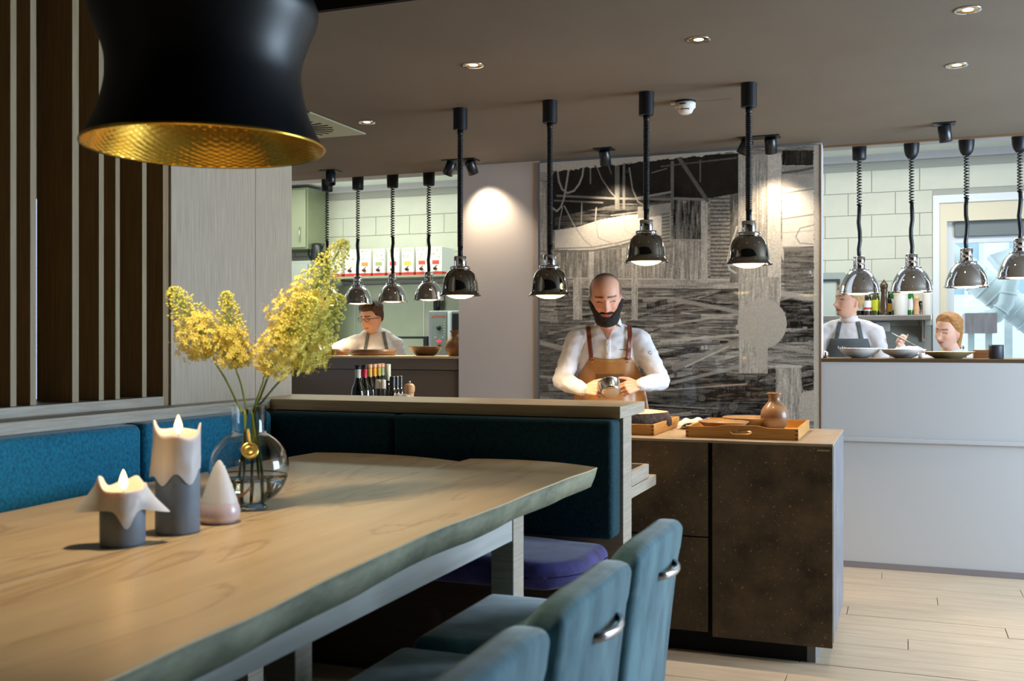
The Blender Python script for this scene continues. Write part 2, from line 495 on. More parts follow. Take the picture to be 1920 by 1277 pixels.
# window of the room behind the screen (seen through one gap)
wn = MB()
for b_ in ((1.10, 1.14, .7, 3.0), (5.2, 5.26, .7, 3.0)): wn.box(-5.19, -5.15, b_[0], b_[1], b_[2], b_[3])
wn.box(-5.19, -5.15, 1.1, 5.2, .95, 1.0)
wn = struct(wn.build('window_5', m_frame))
wbox(-5.19, -5.185, 3.6, 5.2, 1.02, 2.3, 'pane', mat('bright_sky_pane', (210, 228, 246), .3, emit=(200, 220, 245), es=1.0), wn)

# ------------------------------------------------------------------ divider with bench
dv = thing('bench_divider', 'oak capped divider wall with pale end panel behind the teal bench', 'divider', (-1.8, 4.0, PZ))
wbox(-2.59, -1.017, 3.90, 4.03, PZ, CAPZ-.046, 'end_panel', m_greyoak_h, dv)
wbox(-2.80, -1.017, 3.856, 4.255, CAPZ-.046, CAPZ, 'cap', m_capoak, dv, b=.002)
wbox(-1.0172, -1.0165, 3.858, 4.253, CAPZ-.045, CAPZ-.001, 'cap_edge', m_greyoak_h, dv)
wbox(-2.59, -1.017, 4.031, 4.47, .757, .802, 'shelf', m_greyoak_h, dv, b=.002)
MB().box(-1.60, -1.017, 4.032, 4.33, .806, .822).box(-1.60, -1.017, 4.312, 4.33, .822, .864).box(-1.035, -1.017, 4.032, 4.312, .822, .864).box(-1.60, -1.582, 4.032, 4.312, .822, .864).build('drawer_box', m_greyoak_h, dv)

def cushion(name, m, parent, c, h, r, fn=None, seg=10, n=4, extra=None):
    vs, fs = rbox(h[0], h[1], h[2], r, n, seg)
    C_ = Vector(c); out = []
    for v in vs:
        q = Vector(v)
        if fn: q = Vector(fn(q))
        out.append(q+C_)
    return MB().add(out, fs, True).build(name, m, parent)
sb = thing('upholstered_bench', 'bench in front of the divider with teal back coloured darker for shade and blue violet velvet seat', 'bench', (-1.8, 3.5, PZ))
cushion('backrest', m_teal_shade, sb, (-1.488, 3.835, .860), (.463, .062, .226), .022)
cushion('backrest', m_teal_shade, sb, (-2.255, 3.835, .860), (.296, .062, .226), .022)
cushion('seat_cushion', m_purple, sb, (-1.77, 3.53, .585), (.74, .235, .05), .045, fn=lambda q: Vector((q.x-(.12*max(0, (-q.y-.05)/.185)**2 if q.x > .5 else 0), q.y, q.z-.006*cos(q.x*9)*(q.z > 0))))
wbox(-2.5, -1.12, 3.42, 3.88, PZ, .535, 'bench_base', m_darkwood, sb)
sb = thing('upholstered_bench', 'bench along the left ledge with long blue teal back cushions behind the candles', 'bench', (-2.4, 1.3, PZ))
for (y0, y1) in ((-.8, 2.955), (2.965, 3.76)):
    cushion('backrest', m_teal, sb, (-2.575, (y0+y1)/2, .865), (.062, (y1-y0)/2, .2275), .03, seg=14)
cushion('seat_cushion', m_purple, sb, (-2.365, 1.2, .585), (.145, 2.05, .05), .045)
wbox(-2.5, -2.26, -.8, 3.25, PZ, .535, 'bench_base', m_darkwood, sb)

# ------------------------------------------------------------------ live-edge table
TZ = .93
tb = thing('live_edge_table', 'long pale live-edge slab table with candles and vase on it', 'table', (-1.6, 2.0, PZ))
m_table = mat('oiled_maple_slab', (212, 188, 150), .38, col2=(192, 166, 126), scale=3.0, stretch=(5, .5, 1), detail=9, contrast=(.28, .7), bump=.02)
# veins: darker streaks following the grain
nt = m_table.node_tree; N = nt.nodes; L = nt.links
tc = N.new('ShaderNodeTexCoord'); mp = N.new('ShaderNodeMapping'); mp.inputs['Scale'].default_value = (2.2, .45, 1)
L.new(tc.outputs['Object'], mp.inputs['Vector'])
nz = N.new('ShaderNodeTexNoise'); nz.inputs['Scale'].default_value = 2.1; nz.inputs['Detail'].default_value = 7; nz.inputs['Distortion'].default_value = .6
L.new(mp.outputs[0], nz.inputs['Vector'])
rp = N.new('ShaderNodeValToRGB'); cr = rp.color_ramp
cr.elements[0].position = .485; cr.elements[0].color = (0, 0, 0, 1); cr.elements[1].position = .515; cr.elements[1].color = (0, 0, 0, 1)
e = cr.elements.new(.50); e.color = (1, 1, 1, 1)
L.new(nz.outputs['Fac'], rp.inputs[0])
mx = N.new('ShaderNodeMix'); mx.data_type = 'RGBA'
b_ = N['Principled BSDF']
old = b_.inputs['Base Color'].links[0].from_socket
L.new(old, mx.inputs[6]); mx.inputs[7].default_value = lin((150, 112, 72))+(1,)
ml = N.new('ShaderNodeMath'); ml.operation = 'MULTIPLY'; ml.inputs[1].default_value = .5
L.new(rp.outputs[0], ml.inputs[0]); L.new(ml.outputs[0], mx.inputs[0]); L.new(mx.outputs[2], b_.inputs['Base Color'])
m_bark = mat('grey_live_edge', (150, 150, 126), .75, col2=(96, 100, 82), scale=5, stretch=(1, 1.4, 3), detail=10, contrast=(.3, .68), bump=.3)
def slab(name, left, right, y0, y1, endz):
    """left(y), right(y) -> x of the top edge; returns a slab with sloping bark edges"""
    n = 70; top = []; bot = []; MBk = MB(); rows = []
    for i in range(n+1):
        s = i/n; y = y0+(y1-y0)*s
        rows.append((left(y), right(y), y))
    T = MB()
    P = []
    for (l, r, y) in rows: P.append([(l+(r-l)*k/6, y+endz(l+(r-l)*k/6)*((y-y0)/(y1-y0))**6, TZ) for k in range(7)])
    T.sheet(P, (0, 0, -.004))
    o = T.build(name, m_table, tb, smooth=False)
    Bk = MB()
    def ring(l, r, y, i):
        e1 = .018+.012*noise.noise(Vector((y*3, 1, 0))); e2 = .018+.012*noise.noise(Vector((y*3, 7, 0)))
        zz = TZ-.004
        return [(l, y, zz), (l+e1*.4*(1 if name == 'x' else 1), y, zz-.03), (l+e1, y, zz-.066), (r-e2, y, zz-.066), (r-e2*.35, y, zz-.03), (r, y, zz)]
    PP = []
    for i, (l, r, y) in enumerate(rows):
        rr = ring(l, r, y, i)
        PP.append([(x, yy_+endz(x)*((y-y0)/(y1-y0))**6-(.012*(TZ-z)/.07 if i == n else 0), z) for (x, yy_, z) in rr])
    Bk.grid(PP, closed=True)
    m_ = len(Bk.v)
    Bk.f.append(tuple(range(5, -1, -1))); Bk.sm.append(False)
    Bk.f.append(tuple(m_-6+k for k in range(6))); Bk.sm.append(False)
    Bk.build('live_edge', m_bark, o)
def interp(pts):
    xs = [p[0] for p in pts]; vs_ = [p[1] for p in pts]
    return lambda y: float(np.interp(y, xs, vs_))
re_ = interp([(.3, -.99), (1.09, -.998), (1.42, -1.004), (1.8, -1.035), (2.28, -1.057), (2.68, -1.046), (3.1, -1.05), (3.59, -1.035)])
le_ = interp([(.3, -2.20), (1.2, -2.26), (2.07, -2.235), (2.8, -2.28), (3.67, -2.26)])
slab('slab', lambda y: -1.577, lambda y: re_(y)+.006*noise.noise(Vector((0, y*5, 0))), .35, 3.60, lambda x: .0+.13*max(0, 1-((x+1.40)/.34)**2)**.8)
slab('slab', lambda y: le_(y)+.008*noise.noise(Vector((3, y*4, 0))), lambda y: -1.583, .35, 3.60, lambda x: .0+.12*max(0, 1-((x+2.02)/.40)**2)**.8)
m_apron = mat('pale_painted_apron', (186, 186, 182), .5, col2=(172, 172, 168), scale=8, stretch=(1, .3, 6))
wbox(-1.145, -1.12, .6, 2.955, .775, .866, 'apron', m_apron, tb)
wbox(-2.16, -2.135, .6, 2.955, .775, .866, 'apron', m_apron, tb)
for (y0, y1) in ((2.968, 3.06), (1.868, 1.935), (.62, .70)):
    for (x0, x1) in (((-1.195, -1.12), (-2.16, -2.085)) if y0 > 2.9 else ((-1.27, -1.195), (-2.13, -2.06))):
        wbox(x0, x1, y0, y1, PZ, .866, 'leg', m_apron if False else m_greyoak_h, tb, b=.003)

# ------------------------------------------------------------------ chairs
def chair(label, yc):
    t = thing('upholstered_chair', label, 'chair', (-.85, yc, PZ), group='chairs along the table')
    def bk(q):          # q local, z from -.31..+.31
        s = max(0, (q.z+.31)/.62)
        x = q.x+(.062*s**1.3)
        x += -.030*(1-(q.y/.26)**2)*(.4+.6*s)*-1*0+.018*(q.y/.26)**2*-1
        q2 = Vector((x, q.y*(1-.05*(1-s)), q.z))
        if s > .85: q2.z -= .030*((abs(q.y)/.26)**4)
        return q2
    cushion('backrest', m_suede, t, (-.655, yc, .595), (.039, .262, .312), .026, fn=bk, seg=12, n=5)
    cushion('seat', m_suede, t, (-.905, yc, .575), (.262, .255, .062), .036, fn=lambda q: Vector((q.x, q.y*(1+.04*(-q.x/.26)), q.z+(.012*(1-(q.x/.26)**2)*(1-(q.y/.26)**2) if q.z > 0 else 0))), seg=8, n=5)
    # curved bow handle on the outer face
    pts = []
    for k in range(13):
        a = k/12; y = yc-.095+.19*a
        pts.append((-.582+.040*sin(pi*a)**.45 if 0 < a < 1 else -.59, y+.01, .80))
    h = MB().tube(pts, .0085, 10, flat=(1.25, .8)).build('handle', mat('satin_nickel', (200, 200, 205), .22, 1), t)
    MB().lathe([(0, 0), (.015, 0), (.015, .006), (0, .006)], (-.589, pts[0][1], .80), 14, Matrix.Rotation(pi/2, 3, 'Y')).build('handle_plate', m_blackm, h)
    MB().lathe([(0, 0), (.015, 0), (.015, .006), (0, .006)], (-.589, pts[-1][1], .80), 14, Matrix.Rotation(pi/2, 3, 'Y')).build('handle_plate', m_blackm, h)
    for sx in (-1.08, -.70):
        for sy in (-.2, .2):
            MB().tube([(sx, yc+sy, .54), (sx+(-.01 if sx < -1 else .02), yc+sy*1.03, PZ+.001)], [.022, .014], 10).build('leg', mat('dark_chair_leg', (52, 38, 28), .5), t)
    return t
chair('blue-grey suede chair with bow handle at the far end of the row', 2.605)
chair('blue-grey suede chair with bow handle, the middle one of the row', 2.03)
chair('blue-grey suede chair nearest the viewer, cut off by the bottom edge', 1.455)

# ------------------------------------------------------------------ island
isl = thing('serving_island', 'dark stone serving island with pale worktop and wooden trays', 'island', (-1.6, 4.98, 0))
IX, IY, IZ = -.28, 4.58, .95
wbox(-2.85, IX-.012, IY+.03, 5.37, .10, IZ-.012, 'carcass', m_shadowgap, isl)
wbox(-2.87, IX, IY, 5.39, IZ-.012, IZ, 'worktop', m_stonetop, isl, b=.0015)
wbox(-.790, IX-.002, IY, IY+.028, .082, IZ-.0125, 'front_panel', m_stone, isl, b=.001)
wbox(-1.52, -.810, IY, IY+.028, .522, IZ-.0125, 'drawer_front', m_stone, isl, b=.001)
wbox(-1.52, -.810, IY, IY+.028, .10, .516, 'drawer_front', m_stone, isl, b=.001)
wbox(-2.85, -1.53, IY, IY+.028, .10, IZ-.0125, 'front_panel', m_stone, isl, b=.001)
wbox(IX-.012, IX, IY+.029, 4.80, .10, IZ-.0125, 'side_panel', m_sideblue, isl)
wbox(IX-.012, IX, 4.806, 5.39, .10, IZ-.0125, 'side_panel', m_sideblue, isl)
wbox(-2.7, IX-.11, IY+.05, 5.30, 0, .10, 'plinth', m_shadowgap, isl)
wbox(IX-.11, IX-.075, IY+.048, 5.30, 0, .10, 'plinth_end', m_sideblue, isl)
wbox(-.808, -.792, IY+.06, IY+.062, 0, .95, 'recessed_channel', m_shadowgap, isl)
wbox(-.345, -.293, IY-.0012, IY, .918, .9255, 'maker_plate', mat('brass_plate', (196, 178, 130), .35, .7), isl)
def text3d(body, size, M, m, parent, name='lettering', ext=.0006, align='CENTER'):
    c = bpy.data.curves.new(name, 'FONT'); c.body = body; c.size = size; c.extrude = ext; c.align_x = align; c.align_y = 'CENTER'
    o = bpy.data.objects.new(name, c); COL.objects.link(o)
    dg = bpy.context.evaluated_depsgraph_get(); dg.update()
    me = bpy.data.meshes.new_from_object(o.evaluated_get(dg)); bpy.data.objects.remove(o)
    off = Vector((0, 0, 0)); p = parent
    while p is not None: off += Vector(p.location); p = p.parent
    me.transform(Matrix.Translation(-off) @ M); me.materials.clear(); me.materials.append(m)
    r = bpy.data.objects.new(name, me); COL.objects.link(r); r.parent = parent
    return r
FR = Matrix.Rotation(pi/2, 4, 'X')        # text facing -Y
# ------------------------------------------------------------------ big pendant over the table
pc = W(385, 278, t=2.45)
LX, LY, LZ = pc.x, pc.y, 1.842
pl = thing('pendant_lamp', 'large black waisted pendant lamp with hammered gold inside over the table', 'lamp', (LX, LY, LZ))
prof = [(.279, 0), (.268, .022), (.250, .055), (.234, .10), (.224, .15), (.222, .18), (.228, .22), (.243, .26), (.259, .295), (.266, .32), (.262, .345), (.235, .385), (.19, .42), (.12, .45), (.05, .462), (.02, .465)]
pr = []
for i in range(len(prof)-1):
    for k in range(3): pr.append((prof[i][0]+(prof[i+1][0]-prof[i][0])*k/3, prof[i][1]+(prof[i+1][1]-prof[i][1])*k/3))
pr.append(prof[-1])
# smooth the profile
for _ in range(3):
    pr = [pr[0]]+[((pr[i-1][0]+2*pr[i][0]+pr[i+1][0])/4, (pr[i-1][1]+2*pr[i][1]+pr[i+1][1])/4) for i in range(1, len(pr)-1)]+[pr[-1]]
MB().lathe(pr, (LX, LY, LZ), 96).build('shade', mat('satin_black_shade', (13, 15, 20), .42), pl)
m_gold = mat('hammered_gold', (240, 196, 84), .24, 1, bump=.0)
inn = [(r-.004, z+.001) for r, z in pr if z < .44]
# hammered dimples: fine lathe with small facet relief
fine = []
for i in range(len(inn)-1):
    for k in range(4): fine.append((inn[i][0]+(inn[i+1][0]-inn[i][0])*k/4, inn[i][1]+(inn[i+1][1]-inn[i][1])*k/4))
G = MB(); NN = 220
rows = []
for i, (r, z) in enumerate(fine):
    row = []
    for k in range(NN):
        a = 2*pi*k/NN
        d = .0011*(cos(2*pi*i/4.0+(k//4 % 2)*pi*.0)*cos(2*pi*k/4.0))+.0005*noise.noise(Vector((k*.4, i*.5, 0)))
        row.append((LX+(r+d)*cos(a), LY+(r+d)*sin(a), LZ+z))
    rows.append(row)
G.grid(rows, closed=True); G.build('gold_lining', m_gold, pl)
MB().lathe([(.276, .001), (.2795, -.002), (.281, .002), (.279, .006)], (LX, LY, LZ), 96).build('rim', m_gold, pl)
MB().lathe([(.001, .30), (.03, .30), (.055, .33), (.055, .36), (.03, .40), (.02, .455)], (LX, LY, LZ), 24).build('bulb', mat('lit_bulb', (255, 230, 190), .5, emit=(255, 214, 150), es=9), pl)
MB().tube([(LX, LY, LZ+.46), (LX, LY, 2.93)], .004, 8).lathe([(0, 0), (.05, 0), (.05, .03), (0, .03)], (LX, LY, 2.918), 24).build('cord', m_blackp, pl)
spot('pendant_light', (LX, LY, LZ+.27), (LX, LY, 0), 50, 108, .6, (1, .79, .52), .05)
spot('pendant_light', (LX, LY, LZ+.10), (LX, LY, 3), 16, 165, 1, WARM, .05)

# ------------------------------------------------------------------ heat lamps over the island (black nickel bells)
m_glow = mat('heat_lamp_glow', (255, 240, 210), .4, emit=(255, 222, 165), es=7)
def helix(c, r, z0, z1, turns, wr, n=8, sec=5):
    pts = [(c[0]+r*cos(2*pi*k/n), c[1]+r*sin(2*pi*k/n), z0+(z1-z0)*k/(n*turns)) for k in range(int(n*turns)+1)]
    return MB().tube(pts, wr, sec)
def heat_lamp(label, x, y, rim):
    t = thing('heat_lamp', label, 'lamp', (x, y, rim), group='black nickel heat lamps over the island')
    MB().lathe([(0, ZC-.115), (.036, ZC-.115), (.038, ZC-.112), (.038, ZC-.001), (0, ZC-.001)], (x, y, 0), 28, smooth=False).build('canister', m_blackp, t)
    MB().lathe([(0, ZC-.150), (.012, ZC-.150), (.016, ZC-.135), (.016, ZC-.114), (0, ZC-.114)], (x, y, 0), 16).build('cord_grip', m_blackp, t)
    zt = rim+.205
    b = ZC-.148
    o = helix((x, y), .0135, zt+.055, b, int((b-zt-.055)/.0088), .0038).build('coiled_cord', m_blackm, t)
    MB().tube([(x, y, zt-.01), (x, y, b)], .0055, 8).tube([(x, y, zt), (x, y, zt+.06)], .0135, 12).build('cord_core', m_blackp, t)
    MB().lathe([(0, .155), (.033, .155), (.034, .157), (.034, .208), (.032, .211), (0, .211)], (x, y, rim), 32).build('neck', m_chrome, t)
    MB().lathe([(0, .139), (.052, .139), (.055, .142), (.055, .153), (.052, .156), (0, .156)], (x, y, rim), 32).build('collar', m_chrome, t)
    P = [(.112, 0), (.112, .003), (.104, .009), (.0985, .018), (.096, .035), (.093, .06), (.087, .085), (.077, .106), (.062, .121), (.040, .129), (0, .130)]
    P = [(r, z*1.1) for r, z in P]
    I = [(r-.002, z-.002) for r, z in P[3:-1]]
    s = MB().lathe(P, (x, y, rim), 56).build('bell', m_nickel, t)
    MB().lathe([(.111, 0), (.103, .007), (.0965, .017)]+I, (x, y, rim), 48).build('reflector', m_chrome, t)
    MB().lathe([(0, -.016), (.03, -.014), (.055, -.007), (.072, .003), (.080, .012), (.06, .03), (.0, .05)], (x, y, rim), 32).build('bulb', m_glow, t)
    spot('heat_lamp_light', (x, y, rim-.03), (x, y, 0), 34, 128, .6, (1, .76, .50), .06)
for (px, rz, lb) in ((863, 1.631, 'black nickel heat lamp before the greige wall, leftmost over the island'),
                     (1031, 1.623, 'low hanging black nickel heat lamp just left of the bearded chef'),
                     (1212, 1.782, 'higher black nickel heat lamp just right above the bearded chef'),
                     (1404, 1.756, 'black nickel heat lamp above the brown vase, rightmost over the island')):
    u = (px-CX)/FPX; X_ = (-SN+u*CN)/(CN+u*SN)*5.06
    heat_lamp(lb, X_, 5.06, rz)

# ------------------------------------------------------------------ chrome heat lamps in the kitchen hatches
def hatch_lamp(label, x, rim, sc, round_can, low, group):
    y = 7.0
    t = thing('hatch_heat_lamp', label, 'lamp', (x, y, rim), group=group)
    zc = ZC+.05
    if round_can: pr_ = [(0, -.135), (.022, -.135), (.036, -.115), (.044, -.09), (.047, -.05), (.047, -.001), (0, -.001)]
    else: pr_ = [(0, -.125), (.038, -.125), (.043, -.118), (.045, -.001), (0, -.001)]
    MB().lathe(pr_, (x, y, zc), 24).build('canister', m_blackp, t)
    S1 = Matrix.Diagonal((sc, sc, sc*1.08)); S2 = Matrix.Diagonal((sc, sc, sc*1.17))
    zt = rim+.232*sc; zb = zc-.12
    zk = zt+(zb-zt)*low
    helix((x, y), .0135, zk, zb, int((zb-zk)/.018), .004, 8).build('coiled_cord', m_blackp, t)
    pts = [(x+.005*sin(k*1.7+x*9)*(0 < k < 6), y, zt-.01+(zk-zt+.02)*k/6) for k in range(7)]
    MB().tube(pts, .0125, 10).build('cord', m_blackm, t)
    MB().lathe([(0, .145), (.036, .145), (.036, .215), (.033, .218), (0, .218)], (x, y, rim), 28, S1).build('neck', m_chrome, t)
    MB().lathe([(0, .128), (.058, .128), (.060, .131), (.060, .143), (0, .146)], (x, y, rim), 28, S1).build('collar', m_chrome, t)
    P = [(.127, 0), (.128, .003), (.124, .009), (.121, .025), (.114, .05), (.102, .075), (.087, .098), (.066, .118), (.045, .130), (0, .133)]
    MB().lathe(P, (x, y, rim), 48, S2).build('bell', m_chrome, t)
    MB().lathe([(.126, .0)]+[(r-.003, z-.002) for r, z in P[2:]], (x, y, rim), 40, S2).build('reflector', m_chrome, t)
    MB().lathe([(0, -.006), (.05, -.003), (.078, .008), (.05, .04), (0, .05)], (x, y, rim), 24, Matrix.Scale(sc, 3)).build('bulb', m_glow, t)
    spot('hatch_lamp_light', (x, y, rim-.02), (x, y, 0), 15, 125, .6, (1, .78, .52), .05)
for (x, rz, lb) in ((-4.19, 1.672, 'chrome bell heat lamp half hidden behind the yellow flowers'), (-3.919, 1.680, 'chrome bell heat lamp above the man with glasses'),
                    (-3.621, 1.690, 'chrome bell heat lamp in the left hatch, third from the pillar'), (-3.318, 1.700, 'chrome bell heat lamp in the left hatch nearest the greige wall')):
    hatch_lamp(lb, x, rz, .90, False, .42, 'chrome heat lamps in the left hatch')
for i, (x, rz, lb) in enumerate(((-.266, 1.694, 'chrome bell heat lamp in front of the blond chef face'), (.047, 1.700, 'chrome bell heat lamp above the bottle shelf'),
                    (.365, 1.725, 'chrome bell heat lamp in front of the kitchen window'), (.664, 1.775, 'chrome bell heat lamp cut off by the right edge'))):
    hatch_lamp(lb, x, rz, 1.03, i > 0, .52, 'chrome heat lamps in the right hatch')

# ------------------------------------------------------------------ ceiling fittings
def downlight(label, px, py, power):
    p = W(px, py, z=ZC)
    t = thing('downlight', label, 'ceiling light', (p.x, p.y, ZC))
    MB().lathe([(.040, -.003), (.047, -.004), (.049, 0), (.040, .0)], (p.x, p.y, ZC), 32).build('ring', m_chrome, t)
    MB().lathe([(.0405, -.003), (.020, -.0008)], (p.x, p.y, ZC), 8, smooth=False).build('reflector', mat('gold_reflector', (230, 190, 120), .12, 1), t)
    MB().lathe([(0, -.0011), (.020, -.0011), (.020, 0)], (p.x, p.y, ZC), 20).build('lamp', m_glow, t)
    spot('downlight_beam', (p.x, p.y, ZC-.02), (p.x, p.y, 0), power, 70, .6, (1, .80, .56), .03)
downlight('recessed downlight left of the smoke detector, beyond the black pendant', 888, 122, 14)
downlight('recessed downlight in the ceiling above the smoke detector', 1310, 74, 16)
downlight('recessed downlight at the upper right corner', 1815, 18, 22)
downlight('recessed downlight right, above the adjustable black spotlight', 1794, 122, 22)
downlight('recessed downlight beside the square vent', 688, 229, 16)

def ceiling_spot(label, px, py, tilts, powers):
    """black plate with one or two tilting cylinders"""
    p = W(px, py, z=ZC); n = len(tilts)
    t = thing('ceiling_spotlight', label, 'spotlight', (p.x, p.y, ZC))
    MB().box(p.x-.05*n-.01*n, p.x+.05*n+.01*n, p.y-.055, p.y+.055, ZC-.006, ZC-.0005).build('plate', m_blackp, t)
    for i, (tx, ty) in enumerate(tilts):
        c = Vector((p.x+(i-(n-1)/2)*.13, p.y, ZC-.012))
        d = Vector((tx, ty, -1)).normalized()
        M = d.to_track_quat('-Z', 'Y').to_matrix()
        MB().lathe([(0, .0), (.034, 0), (.036, -.004), (.036, -.092), (.033, -.093), (.031, -.075), (0, -.075)], c, 24, M).build('spot_head', m_blackm, t)
        e = c+d*.10
        spot('ceiling_spot_beam', e, e+d, powers[i]*.85, 88, .85, (1, .86, .66), .025)
ceiling_spot('single black spotlight above the left hatch', 620, 320, [(.15, -.25)], [10])
ceiling_spot('double black spotlight above the greige wall', 864, 300, [(-.35, -.15), (.16, .50)], [8, 26])
ceiling_spot('single black spotlight above the left part of the print', 1133, 279, [(.0, .42)], [34])
ceiling_spot('double black spotlight above the right part of the print', 1424, 257, [(-.5, .0), (.0, .42)], [6, 34])
ceiling_spot('single black spotlight above the right hatch', 1770, 232, [(.12, .10)], [10])

# square swirl vent
v0 = W(685, 250, z=ZC)
vt = thing('swirl_vent', 'square pale green ceiling vent with radial black slots', 'vent', (v0.x-.30, v0.y-.30, ZC))
cx, cy = v0.x-.30, v0.y-.32
wbox(cx-.31, cx+.31, cy-.31, cy+.31, ZC-.010, ZC-.001, 'vent_plate', mat('pale_green_vent', (176, 180, 150), .5), vt, b=.003)
for k in range(24):
    a = 2*pi*k/24
    M = Matrix.Translation((cx, cy, 0)) @ Matrix.Rotation(a, 4, 'Z')
    MB().box(.095, .235, -.007, .007, ZC-.0122, ZC-.0101, M=M).build('slot', m_shadowgap, vt)
MB().lathe([(0, -.014), (.018, -.013), (.02, -.010)], (cx, cy, ZC), 16).build('vent_screw', m_metal, vt)
# smoke detector
sp = W(1285, 190, z=ZC)
sd = thing('smoke_detector', 'round white smoke detector with small red lamp on the ceiling', 'smoke detector', (sp.x, sp.y, ZC))
m_wplast = mat('white_plastic', (232, 228, 218), .45)
MB().lathe([(0, -.008), (.052, -.008), (.054, -.001), (0, -.001)], (sp.x, sp.y, ZC), 32).build('base_plate', m_blackp, sd)
MB().lathe([(0, -.066), (.022, -.066), (.034, -.060), (.044, -.040), (.052, -.034), (.053, -.012), (.050, -.0085), (0, -.0085)], (sp.x, sp.y, ZC), 40).build('housing', m_wplast, sd)
wbox(sp.x-.075, sp.x-.035, sp.y-.02, sp.y+.01, ZC-.010, ZC-.001, 'clip', m_wplast, sd)
dt = MB()
for k in range(9):
    a = radians(-118+8*k)+TH*0
    if k in (0,): continue
    q = Vector((sp.x+.0415*cos(a), sp.y+.0415*sin(a), ZC-.047)); dt.ball(q, (.0024, .0024, .004), 1)
dt.build('dark_vents', m_shadowgap, sd)
MB().ball((sp.x-.031, sp.y-.033, ZC-.045), .0035, 1).build('red_lamp', mat('red_plastic', (150, 30, 20), .3), sd)
MB().tube([(sp.x-.02, sp.y-.0525, ZC-.022), (sp.x+.012, sp.y-.0525, ZC-.022)], .003, 6).build('test_slot', m_shadowgap, sd)
MB().box(-.13, .13, -.001, .001, 0, .0008).build('ceiling_hatch', m_shadowgap).location = (sp.x+.10, sp.y+.02, ZC-.0009)
o_ = bpy.data.objects['ceiling_hatch']; o_['kind'] = 'structure'
# ------------------------------------------------------------------ candles
m_wax = mat('grey_blue_wax', (116, 130, 146), .55, col2=(100, 114, 130), scale=9, sss=.25)
m_waxw = mat('melted_white_wax', (208, 208, 210), .45, sss=.22)
m_flame = mat('flame', (255, 240, 200), .5, emit=(255, 190, 96), es=9)
def candle(label, x, y, r, h, drips, top_r, zb=.64):
    t = thing('pillar_candle', label, 'candle', (x, y, TZ))
    MB().lathe([(0, .001), (r*.97, .001), (r, .006), (r, h*.4), (r*.995, h*.86), (r*.9, h*.88), (0, h*.84)], (x, y, TZ), 48,
               wob=lambda a, z: 1+.006*noise.noise(Vector((cos(a)*2, sin(a)*2, z*20)))).build('wax_body', m_wax, t)
    # melted crown: a thin curtain following the rim, rising in tips and hanging down in folds
    n = 72; A = []; B = []
    rows = []
    K = 12
    for i in range(K+1):
        s = i/K; row = []
        for k in range(n):
            a = 2*pi*k/n
            up, dn, out = .0, .0, .0
            for (da, w, u_, d_, o_) in drips:
                g = exp(-(((a-da+pi) % (2*pi)-pi)/w)**2); up += u_*g; dn += d_*g; out += o_*g
            ztop = h*.97+up; zbot = h*zb-dn
            z = ztop+(zbot-ztop)*s
            rad = r*(1.015+.02*sin(pi*s))+out*(s**1.4)*(1 if s < 1 else 1)+.0012*noise.noise(Vector((a*3, s*4, x*9)))
            rad *= (top_r+(1-top_r)*min(1, s*3))
            row.append((x+rad*cos(a), y+rad*sin(a), TZ+z))
        rows.append(row)
    inner = []
    for i in range(5):
        s = i/4; row = []
        for k in range(n):
            p = rows[0][k]; q = Vector((p[0]-x, p[1]-y, 0)); f = 1-.07-.28*s
            zz = TZ+h*.86+(p[2]-TZ-h*.86)*(1-s)**1.2
            row.append((x+q.x*f, y+q.y*f, zz if i else p[2]-.0015))
        inner.append(row)
    m_ = MB(); m_.grid([list(reversed(r_)) for r_ in (inner[::-1]+rows)], closed=True)
    c = [v for v in m_.v]; m_.v.append((x, y, TZ+h*.86)); ci = len(m_.v)-1
    for k in range(n): m_.f.append(((k+1) % n, k, ci)); m_.sm.append(True)
    m_.build('melted_wax', m_waxw, t)
    MB().tube([(x, y, TZ+h*.85), (x+.001, y, TZ+h*.90), (x+.003, y, TZ+h*.94)], .0012, 6).build('wick', m_shadowgap, t)
    z0 = h*.95
    fl_ = MB().lathe([(0, 0), (.006, .004), (.0100, .013), (.0092, .022), (.0060, .033), (.002, .043), (0, .046)], (x+.002, y, TZ+z0), 16).build('flame', m_flame, t)
    l = bpy.data.lights.new('candle_light', 'POINT'); l.energy = .14; l.color = (1, .62, .3); l.shadow_soft_size = .012
    lo = bpy.data.objects.new('candle_light', l); COL.objects.link(lo); lo.location = (x, y-.0, TZ+z0+.055)
va = atan2(-1.81, 1.60)     # direction towards the viewer
rt = va+pi/2                # towards the right in the photo
p1 = W(230, 1021, z=TZ)
candle('short grey-blue pillar candle with flared melted white wings, burning', p1.x, p1.y, .0485, .128,
       [(rt, .42, .012, .014, .052), (rt+pi, .42, .030, .004, .052), (va+.15, .35, .0, .040, .004), (rt+.9, .4, .022, .0, .02), (rt+pi-.5, .3, .018, .01, .03), (va+pi, .5, .012, .0, .01)], 1.02)
p2 = W(333, 998, z=TZ)
candle('tall grey-blue pillar candle with ragged melted rim, burning', p2.x, p2.y, .051, .246,
       [(rt+pi-.1, .5, .030, .03, .012), (rt-.1, .30, .022, .01, .0), (va+.5, .5, -.012, .045, .002), (va-.7, .45, -.006, .045, .003), (va+pi, .8, .006, .0, .0)], 1.05, .66)
p3 = W(411, 980, z=TZ)
t = thing('cone_candle', 'small white and pale lilac cone candle with a brown stick, unlit', 'candle', (p3.x, p3.y, TZ))
MB().lathe([(0, .001), (.040, .001), (.049, .012), (.052, .026), (.050, .040), (.045, .052)], (p3.x, p3.y, TZ), 40).build('wax_base', mat('pale_lilac_wax', (206, 190, 196), .3, sss=.3, coat=.3), t)
